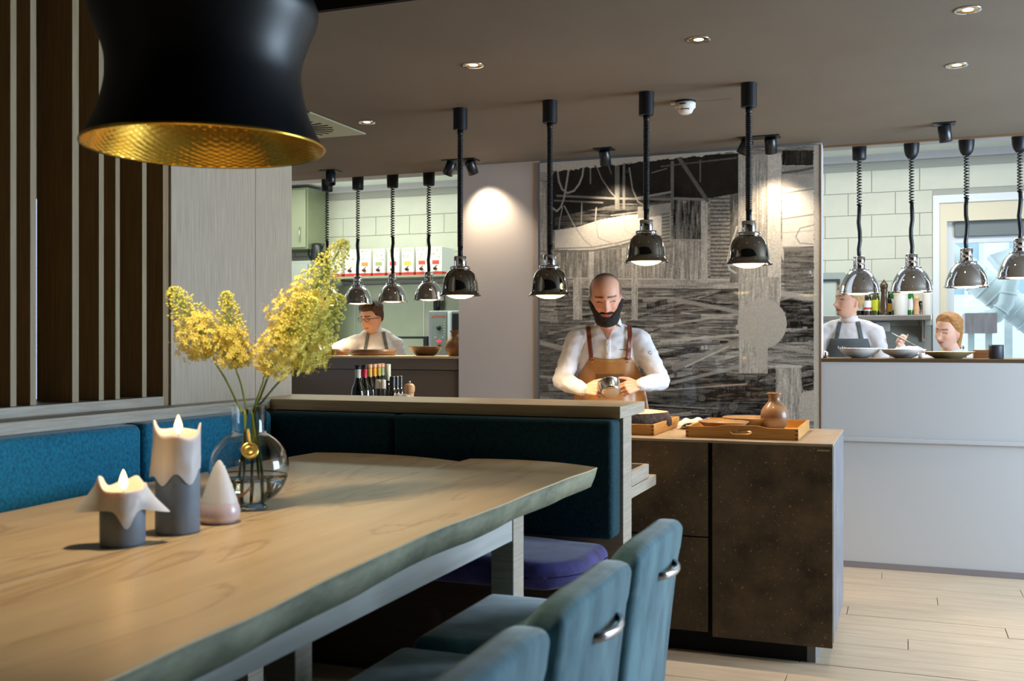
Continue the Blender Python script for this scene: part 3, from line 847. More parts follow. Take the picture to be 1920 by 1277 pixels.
MB().lathe([(.0452, .0515), (.043, .060), (.032, .092), (.018, .130), (.008, .150), (.003, .156), (0, .157)], (p3.x, p3.y, TZ), 40).build('wax_cone', m_waxw, t)
a_ = Vector((cos(rt), sin(rt), 0))
q0 = p3+a_*.046+Vector((0, 0, .058))
MB().tube([q0, q0+a_*.014+Vector((0, 0, .010)), q0+a_*.031+Vector((0, 0, .026))], [.0025, .0032, .004], 8).build('stick', mat('brown_twig', (120, 78, 40), .7), t)

# ------------------------------------------------------------------ glass vase with foxtail lilies
p4 = W(467, 951, z=TZ)
VX, VY = p4.x, p4.y
vs_ = thing('glass_vase', 'round clear glass vase half full of water on the table', 'vase', (VX, VY, TZ))
m_glass = mat('vase_glass', (250, 252, 252), 0, trans=1, ior=1.45)
m_water = mat('vase_water', (246, 250, 246), 0, trans=1, ior=1.33)
R0, H0 = .108, .104
outer = [(0, .001), (.05, .001)]
for k in range(3, 26):
    a = -pi/2+pi*k/28
    outer.append((R0*cos(a), H0+.004+H0*sin(a)))
nk = .0455
outer = [p for p in outer if not (p[1] > H0 and p[0] < nk+.004)]
outer += [(nk+.001, .202), (nk, .210), (nk, .235), (nk+.0005, .262), (nk+.002, .278), (nk+.002, .2795)]
inner = [(max(r-.0028, 0), z+(.004 if z < .01 else 0)) for r, z in outer][::-1]
vb = MB().lathe(outer+inner, (VX, VY, TZ), 64).build('glass_body', m_glass, vs_)
wl = .085
wp = [(max(r-.0018, 0), z+.0035) for r, z in outer if z < wl]
MB().lathe([(0, wp[0][1])]+wp[1:]+[(R0-.006, wl+.002), (0, wl+.002)], (VX, VY, TZ), 64).build('water', m_water, vs_)
vd = Vector((cos(va), sin(va), 0)); rd = Vector((cos(rt), sin(rt), 0))
tc_ = Vector((VX, VY, TZ+.166))+vd*.101-rd*.010
Mt = Matrix((rd, Vector((0, 0, 1)).lerp(-vd, .3).normalized(), vd)).transposed()
tg = MB().lathe([(0, 0), (.020, 0), (.0225, .001), (.0225, .003), (.019, .0035), (.016, .002), (.013, .002), (.011, .0035), (.008, .0035), (.006, .002), (0, .002)], tc_, 32, Mt).build('gold_seal', mat('gold_seal', (226, 198, 110), .25, .8), vs_)
MB().tube([tc_+Vector((0, 0, .02)), Vector((VX, VY, TZ+.212))+vd*.047-rd*.008], .004, 8, flat=(2, 1)).build('seal_ribbon', mat('gold_ribbon', (200, 170, 70), .5), tg)

m_stem = mat('green_stem', (140, 158, 62), .55); m_stemd = mat('dark_green_stem', (70, 92, 40), .55)
m_floret = mat('yellow_floret', (250, 240, 140), .6, col2=(240, 234, 140), scale=30, sss=.2)
m_bud = mat('yellow_green_bud', (240, 234, 120), .6, col2=(212, 214, 110), scale=40)
m_tip = mat('orange_anther', (232, 190, 96), .6)
TV = (Vector((VX, VY, TZ))-Vector((0, 0, HC))).dot(Vector((-SN, CN, 0)))
rf = random.Random(11)
def lily(label, base_px, tip_px, stem_px, foot, dt, rmax, n, dark=False):
    """foxtail lily: stem from the vase, plume base -> tip"""
    B = W(*base_px, t=TV+dt); T = W(*tip_px, t=TV+dt*1.6)
    S = [W(*q, t=TV+dt*f) for q, f in zip(stem_px, (.15, .5, .8))]
    F = Vector((VX, VY, TZ+.012))+rd*foot[0]+vd*foot[1]
    t = thing('foxtail_lily', label, 'flower', F, group=None)
    neck = Vector((VX, VY, TZ+.255))+rd*foot[2]+vd*foot[3]
    path = [F, F.lerp(neck, .5)+rd*.002, neck]+S+[B, B.lerp(T, .5), T]
    # smooth
    P = []
    for i in range(len(path)-1):
        for k in range(5):
            s = k/5; p0 = path[max(i-1, 0)]; p1_ = path[i]; p2_ = path[i+1]; p3_ = path[min(i+2, len(path)-1)]
            P.append(.5*((2*p1_)+(p2_-p0)*s+(2*p0-5*p1_+4*p2_-p3_)*s*s+(3*p1_-p0-3*p2_+p3_)*s**3))
    P.append(T)
    MB().tube(P, [.0042-.0028*(i/len(P)) for i in range(len(P))], 8).build('stem', m_stemd if dark else m_stem, t)
    ax = (T-B); Ln = ax.length; ax.normalize()
    e1 = ax.orthogonal().normalized(); e2 = ax.cross(e1)
    fo = MB(); bu = MB(); an = MB(); pe = MB()
    for i in range(n):
        s = (i+.5)/n
        s = s**1.05; a = i*2.39996+rf.random()*.5
        prof_ = min(1, .6+s*4)*(1-s)**.55*(1.12 if s < .35 else 1)+.05
        rr = rmax*prof_*(.40+.68*rf.random())
        rise = rr*(.35+.5*s)
        d = (e1*cos(a)+e2*sin(a))
        c0 = B+ax*(s*Ln); c1 = c0+d*rr+ax*rise*.7
        pe.add([c0, c0+ax*.0012, c1], [(0, 1, 2)])
        nd = (c1-c0).normalized()
        if s > .42+.1*rf.random():
            k = .0056*(1.15-s*.5)
            M = nd.to_track_quat('Z', 'Y').to_matrix()
            V6 = [(k*.7, 0, 0), (0, k*.7, 0), (-k*.7, 0, 0), (0, -k*.7, 0), (0, 0, k*1.25), (0, 0, -k*1.1)]
            bu.add([c1+M @ Vector(v) for v in V6], [(0, 1, 4), (1, 2, 4), (2, 3, 4), (3, 0, 4), (1, 0, 5), (2, 1, 5), (3, 2, 5), (0, 3, 5)], True)
        else:
            M = (nd+Vector((rf.uniform(-.5, .5), rf.uniform(-.5, .5), rf.uniform(-.3, .3)))).normalized().to_track_quat('Z', 'Y').to_matrix()
            k = .0115
            for q in range(6):
                b_ = q*pi/3+rf.random()*.3; w = .34
                v = [Vector((0, 0, 0)), Vector((cos(b_-w)*k*.6, sin(b_-w)*k*.6, k*.25)), Vector((cos(b_)*k, sin(b_)*k, k*.1)), Vector((cos(b_+w)*k*.6, sin(b_+w)*k*.6, k*.25))]
                fo.add([c1+M @ x_ for x_ in v], [(0, 1, 2, 3)])
            for q in range(4):
                b_ = q*pi/2+rf.random(); tp_ = c1+M @ Vector((cos(b_)*k*.75, sin(b_)*k*.75, k*1.5))
                an.add([c1, c1+M @ Vector((.0006, 0, 0)), tp_], [(0, 1, 2)])
                if rf.random() < .16 and s < .3: an.ball(tp_, .0015, 1)
    f_ = fo.build('open_florets', m_floret, t); f_['kind'] = 'stuff'
    b2 = bu.build('buds', m_bud, t); b2['kind'] = 'stuff'
    a2 = an.build('anthers', m_tip, t); a2['kind'] = 'stuff'
    p_ = pe.build('pedicels', m_stem, t); p_['kind'] = 'stuff'
lily('yellow foxtail lily leaning far left, leftmost in the vase', (398, 668), (322, 542), [(452, 770), (425, 715), (406, 684)], (-.02, .02, -.012, .01), .02, .068, 600)
lily('short yellow foxtail lily standing almost upright, second from left', (443, 692), (424, 548), [(461, 765), (454, 728), (447, 705)], (-.035, -.02, -.004, -.01), .0, .052, 480)
lily('yellow foxtail lily plume low in the middle leaning right', (498, 702), (590, 560), [(474, 772), (485, 740), (494, 715)], (.03, .01, .008, .01), -.05, .064, 560)
lily('tallest yellow foxtail lily reaching up right with orange fringes', (527, 640), (648, 452), [(488, 745), (505, 700), (518, 665)], (.0, .03, .012, -.01), -.02, .072, 760, True)
lily('broad yellow foxtail lily on the far right in front of the hatch', (552, 690), (640, 555), [(495, 750), (518, 722), (538, 703)], (.045, -.03, .016, .0), .05, .068, 640, True)

# ------------------------------------------------------------------ island top: trays, slab, plates, vase
m_traywood = mat('honey_tray_wood', (198, 148, 78), .45, col2=(172, 122, 58), scale=6, stretch=(1, 1, 9), contrast=(.3, .7))
def tray(label, x0, x1, y0, y1, h, slot):
    z = IZ+.0005; w = .012
    t = thing('wooden_tray', label, 'tray', ((x0+x1)/2, (y0+y1)/2, z), group='honey wood trays on the island')
    wbox(x0+w, x1-w, y0+w, y1-w, z+.004, z+.011, 'tray_bottom', m_traywood, t)
    for (a, b) in ((y0, y0+w), (y1-w, y1)):
        if slot:
            xm = (x0+x1)/2; P = MB()
            # front board with a raised middle and an oval hand slot
            n = 40; yA, yB = a, b
            xs = [x0+(x1-x0)*i/n for i in range(n+1)]
            def top(x): d = abs(x-xm); return z+h+.010*max(0, min(1, (.12-d)/.05))
            lo = []; hi = []
            for x in xs:
                d = abs(x-xm)
                if d < .048:
                    q = .010*sqrt(max(0, 1-max(0, (d-.036)/.012)**2)); lo.append((x, z+.030-q, z+.030+q))
                else: lo.append((x, z+.030, z+.030))
            for i in range(n):
                for (A, B_) in (((lambda i: z), (lambda i: lo[i][1])), ((lambda i: lo[i][2]), (lambda i: top(xs[i])))):
                    v = [(xs[i], yA, A(i)), (xs[i+1], yA, A(i+1)), (xs[i+1], yA, B_(i+1)), (xs[i], yA, B_(i)), (xs[i], yB, A(i)), (xs[i+1], yB, A(i+1)), (xs[i+1], yB, B_(i+1)), (xs[i], yB, B_(i))]
                    P.add(v, [(0, 1, 2, 3), (5, 4, 7, 6), (3, 2, 6, 7), (1, 0, 4, 5)])
            P.box(x0, x0+.0005, a, b, z, z+h).box(x1-.0005, x1, a, b, z, z+h)
            P.build('tray_side', m_traywood, t)
        else: wbox(x0, x1, a, b, z, z+h, 'tray_side', m_traywood, t, b=.0015)
    for (a, b) in ((x0, x0+w), (x1-w, x1)): wbox(a, b, y0+w, y1-w, z, z+h, 'tray_side', m_traywood, t, b=.0015)
    for k in range(3):
        for xx in (x1-.013, x0+.001): wbox(xx, xx+.012, y0-.0004, y0, z+.004+k*.017, z+.011+k*.017, 'finger_joint', mat('end_grain', (120, 74, 34), .6), t)
    return t
tray('honey wooden tray with oval hand slot under the brown vase', -.930, -.433, 4.69, 5.27, .050, True)
tray('honey wooden tray half hidden by the divider under the bark slab', -1.62, -1.082, 4.71, 5.29, .050, False)
# bark slab
bs = thing('bark_edged_slab', 'thick slice of wood with dark bark edge and pale top on the left tray', 'wooden slab', (-1.3, 5.0, IZ+.012))
rb = random.Random(3); n = 60; rows = []
z0 = IZ+.012; bx, by, ra, rbb = -1.325, 5.0, .235, .245
for (f, z) in ((.93, 0), (1.0, .012), (1.015, .035), (.99, .06), (.955, .078)):
    row = []
    for k in range(n):
        a = 2*pi*k/n; w = 1+.05*sin(3*a+1)+.03*sin(7*a)+(.045*noise.noise(Vector((a*7, z*60, 2))) if z < .07 else 0)
        row.append((bx+ra*f*w*cos(a)*(1.0), by+rbb*f*w*sin(a), z0+z))
    rows.append(row)
m_ = MB().grid(rows, closed=True); m_.v.append((bx, by, z0)); ci = len(m_.v)-1
for k in range(n): m_.f.append(((k+1) % n, k, ci)); m_.sm.append(True)
m_.build('bark', mat('rough_dark_bark', (74, 60, 52), .85, col2=(24, 20, 20), scale=22, bump=.9, contrast=(.4, .65)), bs)
m_ = MB(); topr = rows[-1]; rim2 = [(bx+(p[0]-bx)*.5, by+(p[1]-by)*.5, p[2]+.004) for p in topr]
m_.grid([topr, rim2], closed=True); m_.v.append((bx, by, z0+.082)); ci = len(m_.v)-1
for k in range(n): m_.f.append((n+k, n+(k+1) % n, ci)); m_.sm.append(True)
m_.build('cut_face', mat('pale_cut_wood', (232, 200, 156), .55, col2=(206, 168, 120), scale=5, stretch=(1, 5, 1)), bs)
# folded napkin
def cloth_pile(name, label, cat, c, sx, sy, h, m, seed, parent=None):
    P = []; n = 16
    for i in range(n+1):
        row = []
        for k in range(n+1):
            a = (i/n-.5)*2; b = (k/n-.5)*2
            e = max(0, 1-(abs(a)**4+abs(b)**4)/1.25)**.35
            z = h*e*(.75+.35*noise.noise(Vector((a*1.6+seed, b*1.6, seed))))+.0015
            row.append((c[0]+a*sx*(1-.08*e), c[1]+b*sy*(1-.08*e), c[2]+z))
        P.append(row)
    return MB().sheet(P, (0, 0, -.0012)).build(name, m, parent)
nk_ = cloth_pile('cloth_napkin', '', '', (-.985, 5.16, IZ+.002), .072, .07, .060, mat('white_terry', (226, 218, 212), .9, col2=(206, 196, 190), scale=60, bump=.5), 4)
tag(nk_, 'crumpled white cloth between the two wooden trays', 'cloth')
MB().tube([(-.915, 5.10, IZ+.02), (-.912, 5.13, IZ+.055)], .006, 6, flat=(2, .6)).build('blue_corner', mat('blue_print', (60, 90, 180), .7), nk_, world=True)
def plate(label, x, y, z, r, h, m, group=None, name='plate', cat='plate', n=40, dark=None, rimw=.25):
    t = thing(name, label, cat, (x, y, z), group=group)
    P = [(0, .002), (r*.42, .002), (r*.48, 0), (r*.52, .002), (r*.80, h*.62), (r*.985, h*.96), (r, h), (r*.985, h+.002), (r*.80, h*.72+.003), (r*.52, .010), (0, .008)]
    MB().lathe(P, (x, y, z), n, wob=lambda a, z_: 1+.006*sin(3*a)).build('dish', m, t)
    return t
m_stonew = mat('brown_stoneware', (150, 116, 74), .38, col2=(120, 90, 58), scale=14, coat=.3)
t = plate('front brown stoneware plate on the tray with the vase', -.790, 4.88, IZ+.012, .118, .050, m_stonew, 'plates on the tray')
t = plate('brown stoneware plate behind the front plate on the tray', -.70, 5.11, IZ+.012, .132, .056, m_stonew, 'plates on the tray')
pp = MB()
rows = []
for i in range(9):
    rows.append([(-.585+(i/8-.5)*.20+(k/8-.5)*.03, 4.99+(k/8-.5)*.17, IZ+.0125+.004*((i/8-.5)**2+(k/8-.5)**2)) for k in range(9)])
tag(pp.sheet(rows, (0, 0, -.001)).build('paper_napkin', mat('cream_paper', (236, 222, 196), .8)), 'flat cream napkin under the brown vase on the tray', 'napkin')
def pottery(label, x, y, z, r, h, m, name='pottery_vase', cat='vase'):
    t = thing(name, label, cat, (x, y, z))
    P = [(0, 0), (.58, 0), (.66, .02), (.86, .14), (.99, .30), (1, .40), (.93, .52), (.74, .64), (.50, .74), (.40, .82), (.40, .88), (.48, .96), (.54, .995), (.50, 1.0), (.40, .93), (.36, .85), (0, .80)]
    MB().lathe([(a*r, b*h) for a, b in P], (x, y, z), 48).build('body', m, t)
    return t
m_potv = mat('banded_brown_stoneware', (142, 104, 66), .4, col2=(106, 78, 54), scale=7, stretch=(.3, .3, 3.2), coat=.25)
pottery('round brown stoneware vase with narrow neck on the tray', -.577, 5.06, IZ+.0155, .066, .176, m_potv)

# ------------------------------------------------------------------ bottles, jars and mill behind the divider
m_dglass = mat('dark_bottle_glass', (16, 20, 14), .06, coat=1)
m_gglass = mat('green_bottle_glass', (28, 110, 34), .06, coat=1)
def bottle(label, x, y, z, h, r, m, foil, capc, group, lab=None, lab2=None):
    t = thing('glass_bottle', label, 'bottle', (x, y, z), group=group)
    n_ = r*.37
    MB().lathe([(0, 0), (r*.96, 0), (r, .006), (r, h*.55), (r*.93, h*.62), (r*.55, h*.71), (n_*1.15, h*.78), (n_, h*.84), (n_, h*.985), (0, h*.985)], (x, y, z), 24).build('glass', m, t)
    if foil: MB().lathe([(n_*1.16, h*.795), (n_*1.09, h*.84), (n_*1.09, h*.93), (n_*1.02, h*.932)], (x, y, z), 20).build('neck_foil', foil, t)
    if capc: MB().lathe([(n_*1.1, h*.935), (n_*1.15, h*.94), (n_*1.15, h), (0, h+.0005)], (x, y, z), 20).build('cap', capc, t)
    if lab:
        MB().lathe([(r+.0006, h*.16), (r+.0006, h*.50)], (x, y, z), 24).build('label', lab, t)
        if lab2: MB().lathe([(r+.001, h*.20), (r+.001, h*.27)], (x, y, z), 24).build('label_band', lab2, t)
    return t
def cm(nm, c, r=.4): return mat(nm, c, r)
ft = [('silver white', (206, 208, 200), 671), ('red', (196, 34, 56), 683), ('gold yellow', (198, 166, 66), 692.5), ('orange', (218, 142, 38), 701), ('yellow green', (160, 162, 62), 709), ('grey green', (140, 146, 120), 716)]
for i, (nm, c, px) in enumerate(ft):
    y = 4.665+.085*i; u = (px-CX)/FPX
    x = (-SN+u*CN)/(CN+u*SN)*y
    bottle('dark wine bottle with %s neck foil behind the divider' % nm, x, y, IZ+.0005, .316, .037, m_dglass, cm(nm.replace(' ', '_')+'_foil', c), (m_blackp if i < 2 else cm('rose_gold_cap', (214, 168, 130))), 'wine bottles on the island behind the divider')
def atx(px, y): u = (px-CX)/FPX; return (-SN+u*CN)/(CN+u*SN)*y
t = thing('oil_bottle', 'slim dark bottle with silver green screw cap beside the wine bottles', 'bottle', (atx(727.5, 4.98), 4.98, IZ))
MB().lathe([(0, 0), (.028, 0), (.03, .004), (.03, .14), (.012, .18), (.010, .23), (0, .23)], (atx(727.5, 4.98), 4.98, IZ+.0005), 24).build('glass', m_dglass, t)
MB().lathe([(.0135, .225), (.015, .23), (.015, .315), (0, .316)], (atx(727.5, 4.98), 4.98, IZ+.0005), 24).build('cap', cm('sage_cap', (168, 182, 168)), t)
m_jar = mat('smoky_jar_glass', (60, 62, 66), .08, coat=1)
for px, lb in ((709, 'left small glass shaker with white cap before the bottles'), (718.5, 'right small glass shaker with white cap before the bottles')):
    y = 4.625; x = atx(px, y)
    t = thing('glass_shaker', lb, 'shaker', (x, y, IZ), group='white capped shakers')
    MB().lathe([(0, 0), (.012, 0), (.0125, .22), (0, .225)], (x, y, IZ+.0005), 20).build('glass', m_jar, t)
    MB().lathe([(.0135, .20), (.0135, .235), (.011, .245), (0, .246)], (x, y, IZ+.0005), 20).build('cap', m_wplast, t)
for k, (px, y) in enumerate(((736, 4.80), (743, 4.86), (750, 4.92))):
    x = atx(px, y)
    t = thing('dark_jar', 'small dark bottle with black cap, %s of the three left of the pepper mill' % ('leftmost', 'middle', 'rightmost')[k], 'bottle', (x, y, IZ), group='small dark bottles by the pepper mill')
    MB().lathe([(0, 0), (.022, 0), (.023, .004), (.023, .17), (.014, .20), (0, .2)], (x, y, IZ+.0005), 20).build('glass', m_dglass, t)
    MB().lathe([(.0155, .195), (.016, .245), (.014, .255), (0, .256)], (x, y, IZ+.0005), 20).build('cap', m_blackm, t)
y = 4.66; x = atx(768, y)
pm = thing('pepper_mill', 'pale wooden pepper mill standing beside the bottles', 'pepper mill', (x, y, IZ))
m_beech = mat('pale_beech', (222, 178, 132), .45, col2=(204, 158, 112), scale=6, stretch=(1, 1, 6))
MB().lathe([(0, 0), (.026, 0), (.028, .01), (.022, .10), (.025, .15), (.020, .168), (.024, .180)], (x, y, IZ+.0005), 28).build('body', m_beech, pm)
MB().lathe([(.022, .181), (.026, .188), (.027, .205), (.024, .218), (.012, .226), (0, .227)], (x, y, IZ+.0005), 28).build('head', m_beech, pm)
MB().ball((x, y, IZ+.234), .006, 2).build('knob', m_metal, pm)
nk2 = cloth_pile('small_cloth', '', '', (atx(748, 4.60), 4.635, IZ+.145), .05, .03, .035, mat('white_net', (226, 216, 210), .8, bump=.3, bscale=40), 9)
nk2.location.z = 0
tag(nk2, 'white garlic in a net lying before the small dark bottles', 'garlic')
x = atx(747, 4.635)
t = thing('small_rack', 'small dark stand under the white net before the bottles', 'stand', (x, 4.635, IZ))
MB().box(x-.05, x+.05, 4.605, 4.665, IZ+.13, IZ+.143).box(x-.045, x-.035, 4.61, 4.66, IZ, IZ+.13).box(x+.035, x+.045, 4.61, 4.66, IZ, IZ+.13).build('rack', m_blackp, t)
# ------------------------------------------------------------------ left hatch counter and what stands on it
PT = 1.284
m_mauve = mat('taupe_lacquer_front', (118, 100, 82), .35, coat=.1)
m_ctop = mat('warm_counter_top', (206, 176, 132), .35)
hc = thing('pass_counter', 'taupe pass counter under the left hatch with thin warm top', 'counter', (-4.0, 6.9, 0))
wbox(-5.1, -2.945, 6.70, 7.30, 1.268, PT, 'top', m_ctop, hc)
wbox(-5.1, -2.945, 6.705, 6.73, 1.188, 1.266, 'fascia', m_mauve, hc)
wbox(-5.1, -2.945, 6.712, 6.74, .02, 1.182, 'front_panel', m_mauve, hc)
wbox(-5.1, -2.945, 6.745, 7.28, .0, 1.265, 'body', m_mauve, hc)
hc = thing('pass_counter', 'bronze edged white pass counter top under the right hatch', 'counter', (1.4, 6.9, 0))
wbox(-.477, 3.38, YW-.004, 7.30, 1.2635, PT, 'top', m_bronze, hc)
wbox(-.477, 3.38, YW+.15, 7.28, 0, 1.262, 'body', m_white, hc)
m_bowlw = mat('turned_dark_wood', (128, 92, 56), .4, col2=(56, 42, 34), scale=5, stretch=(.4, .4, 6), coat=.2)
def X7(px, y): u = (px-CX)/FPX; return (-SN+u*CN)/(CN+u*SN)*y
def Z7(py, px, y): u = (px-CX)/FPX; return HC+(CYH-py)/FPX*y/(CN+u*SN)
def bowl(label, px, y, r, h, m, group=None, name='bowl', foot=.5, straight=False, z=PT+.0008):
    x = X7(px, y)
    t = thing(name, label, name.split('_')[-1], (x, y, z), group=group)
    if straight: P = [(0, 0), (r*.94, 0), (r*.97, .003), (r, h), (r*.96, h), (r*.93, .008), (0, .008)]
    else: P = [(0, 0), (r*foot, 0), (r*(foot+.12), h*.12), (r*.86, h*.58), (r*.985, h*.95), (r, h), (r*.97, h), (r*.84, h*.62), (r*foot, h*.2), (0, h*.16)]
    MB().lathe(P, (x, y, z), 40).build('body', m, t)
    return t
bowl('round dark wooden dish, left one on the left hatch counter', 629, 6.98, .105, .048, m_bowlw, straight=True, name='wooden_dish')
bowl('wide dark wooden dish, in front of the man with glasses', 700, 6.98, .172, .046, m_bowlw, straight=True, name='wooden_dish')
bowl('big dark brown bowl on the left hatch counter beside the vase', 798, 6.98, .130, .070, mat('dark_glazed_bowl', (84, 62, 44), .25, coat=.5), foot=.5)
pottery('tan stoneware carafe half hidden by the greige wall', X7(853, 6.90), 6.90, PT+.0008, .072, .185, m_potv, 'pottery_carafe', 'carafe')

# ------------------------------------------------------------------ left kitchen back
m_steel2 = mat('kitchen_steel', (150, 152, 142), .3, .8)
sgp = struct(wbox(-6.5, -3.3, KY-.03, KY-.009, .9, 1.97, 'wall_splashback', m_sage), 'sage steel splashback')
for xx in (-5.28, -4.50, -3.9): wbox(xx, xx+.012, KY-.034, KY-.029, .9, 1.97, 'seam', m_steel2, sgp)
cb = thing('wall_cabinet', 'grey green wall cabinet at the far left of the left hatch', 'cabinet', (-6.1, 9.2, 2.35))
wbox(-6.5, -5.62, 9.02, 9.38, 2.33, 2.95, 'body', m_sage, cb); wbox(-6.48, -5.64, 9.0, 9.018, 2.345, 2.93, 'door', mat('sage_door', (150, 156, 130), .5), cb, b=.004)
MB().tube([(-5.70, 8.985, 2.4), (-5.70, 8.985, 2.55)], .005, 8).build('handle', m_metal, cb)
hb = thing('steel_cupboard', 'pale grey steel cupboard below the wall cabinet', 'cupboard', (-6.0, 9.1, .9))
wbox(-6.5, -5.52, 8.9, 9.36, .9, 2.20, 'body', mat('pale_steel', (176, 182, 172), .4, .3), hb); wbox(-6.0, -5.54, 8.88, 8.898, .95, 2.17, 'door', mat('pale_steel', (0, 0, 0)), hb, b=.004)
ck = struct(wbox(-6.5, -2.6, 8.60, 9.36, 0, .88, 'kitchen_base_units', m_steel2))
wk = tag(wbox(-6.5, -2.6, 8.58, 9.368, .881, .90, 'steel_worktop', m_metal), 'long steel worktop at the kitchen back wall behind the left hatch', 'worktop')
SZ = Z7(518.5, 740, 9.15)
shf = thing('wall_shelf', 'long shelf carrying the row of juice cartons', 'shelf', (-4.6, 9.2, SZ-.02))
wbox(-5.45, -3.95, 8.98, 9.39, SZ-.022, SZ, 'board', m_sage, shf)
for xx in (-5.3, -4.1): MB().box(xx, xx+.02, 9.05, 9.39, SZ-.04, SZ-.022).box(xx, xx+.02, 9.36, 9.389, SZ-.2, SZ-.04).build('bracket', m_steel2, shf)
labs = [('pale green', (206, 218, 180), 657), ('orange', (226, 142, 70), 684), ('olive green', (160, 168, 112), 710), ('pink red', (226, 92, 86), 737), ('yellow', (204, 188, 66), 764), ('orange red', (226, 84, 58), 791), ('brick red', (206, 78, 66), 817)]
m_carton = mat('white_carton', (236, 238, 230), .5)
m_redb = mat('red_carton_band', (212, 58, 50), .5)
rl = random.Random(5)
for nm, c, px in [('plain white', (236, 238, 230), 630)]+labs:
    x = X7(px, 9.0); y0 = 9.0; w = .064; h = .265
    t = thing('juice_carton', 'white juice carton with %s label and small tap on the wall shelf' % nm, 'carton', (x, y0+.1, SZ), group='juice cartons on the wall shelf')
    z = SZ+.0005
    wbox(x-w, x+w, y0, y0+.30, z, z+h, 'box', m_carton, t, b=.002)
    wbox(x-w-.0006, x+w+.0006, y0-.001, y0+.30, z+.0, z+.028, 'red_band', m_redb, t)
    wbox(x-.036, x+.036, y0-.0015, y0, z+.098, z+.135, 'label', mat(nm.replace(' ', '_')+'_label', c, .5), t)
    MB().lathe([(0, 0), (.014, 0), (.014, .035), (0, .035)], (x, y0, z+.055), 12, Matrix.Rotation(pi/2, 3, 'X')).build('tap', mat('dark_red_tap', (90, 20, 18), .4), t)
    MB().tube([(x, y0-.03, z+.062), (x+.028, y0-.035, z+.085)], .005, 6).build('tap_lever', m_blackp, t)
    for k in range(8):
        px_, pz = x+rl.uniform(-.05, .05), z+rl.uniform(.155, .25)
        MB().box(px_-.005, px_+.005, y0-.0016, y0-.0002, pz-.006, pz+.006).build('fruit_print', mat(('lime_dot', 'orange_dot', 'brown_dot')[k % 3], ((150, 190, 60), (230, 180, 60), (150, 110, 90))[k % 3], .5), t)
x = X7(598, 9.15); KZ = Z7(502, 598, 9.1)
t = thing('kettle', 'black jug kettle on the cupboard behind the yellow flowers', 'kettle', (x, 9.1, 2.2))
MB().lathe([(0, 0), (.07, 0), (.068, .05), (.055, .16), (.045, .19), (0, .195)], (x, 9.12, 2.2005), 28).build('body', m_blackm, t)
MB().tube([(x-.05, 9.12, 2.37), (x-.10, 9.12, 2.36), (x-.105, 9.12, 2.28), (x-.065, 9.12, 2.22)], .010, 8).build('handle', m_blackp, t)
MB().tube([(x+.045, 9.12, 2.34), (x+.075, 9.12, 2.385)], [.018, .010], 8).build('spout', m_blackm, t)
# combi oven
xa, xb = X7(803, 8.62), X7(862, 8.62)
t = thing('combi_oven', 'steel combi oven with grey control panel and dial behind the carafe', 'oven', ((xa+xb)/2, 8.9, .9))
zt_, zb_ = Z7(582, 830, 8.62), .9012
wbox(xa-.01, xb+.35, 8.64, 9.33, zb_, zt_, 'body', m_metal, t, b=.01)
wbox(xa+.03, xa+.185, 8.622, 8.639, zb_+.02, zt_-.02, 'control_panel', mat('grey_control_panel', (128, 140, 132), .45), t, b=.003)
wbox(xa+.20, xa+.235, 8.60, 8.639, zb_+.02, zt_-.012, 'door_handle', mat('pale_handle', (214, 226, 226), .3), t, b=.008)
wbox(xa+.25, xb+.34, 8.62, 8.639, zb_+.02, zt_-.03, 'door_glass', mat('dark_oven_glass', (40, 42, 40), .1, coat=1), t)
cxp = xa+.108
def zz(py): return Z7(py, 826, 8.62)
text3d('RATIONAL', .030, Matrix.Translation((cxp, 8.6205, zz(594))) @ FR, mat('red_orange_print', (214, 88, 56), .5), t, 'lettering')
MB().lathe([(0, 0), (.020, 0), (.022, .004), (.018, .022), (0, .023)], (cxp, 8.622, zz(615)), 24, Matrix.Rotation(pi/2, 3, 'X')).build('dial', m_blackp, t)
wbox(cxp-.022, cxp+.022, 8.6195, 8.622, zz(642), zz(638), 'red_display', mat('red_display', (230, 40, 60), .4, emit=(240, 50, 70), es=1.5), t)
wbox(cxp-.010, cxp+.020, 8.6195, 8.622, zz(670), zz(666), 'red_display', mat('red_display', (0, 0, 0)), t)
MB().lathe([(0, 0), (.016, 0), (.014, .02), (0, .021)], (cxp, 8.622, zz(649)), 20, Matrix.Rotation(pi/2, 3, 'X')).build('dial', m_blackp, t)
for k in range(6): wbox(xa+.155, xa+.17, 8.6195, 8.622, zz(604+k*5), zz(602+k*5), 'button', mat('pale_button', (170, 190, 176), .5), t)
for q in (-.045, .03): wbox(cxp+q, cxp+q+.02, 8.6195, 8.622, zz(634), zz(631), 'button', mat('pale_button', (0, 0, 0)), t)
# black framed stand left of the oven
x0, x1 = X7(752, 8.75), X7(800, 8.75); zs = Z7(631, 780, 8.75)
t = thing('oven_stand', 'black legged stand with pale shelf left of the oven dial', 'stand', ((x0+x1)/2-.1, 8.8, .9))
wbox(x0, xa-.03, 8.66, 9.1, zs-.02, zs, 'top', m_blackp, t)
wbox(xa-.07, xa-.03, 8.66, 8.70, .9012, zs-.02, 'leg', m_blackp, t); wbox(x0, x0+.03, 8.66, 8.70, .9012, zs-.02, 'leg', m_blackp, t)
wbox(x0+.03, xa-.07, 8.70, 9.1, 1.06, 1.10, 'shelf', mat('pale_board', (216, 222, 204), .5), t)
tp_ = thing('stick_blender', 'black hand blender hanging above the oven', 'hand blender', (X7(818, 9.2), 9.3, Z7(572, 818, 9.2)))
MB().lathe([(0, 0), (.03, 0), (.034, .05), (.030, .20), (.0, .21)], (X7(818, 9.3), 9.31, Z7(583, 818, 9.3)), 20).build('body', m_blackp, tp_)
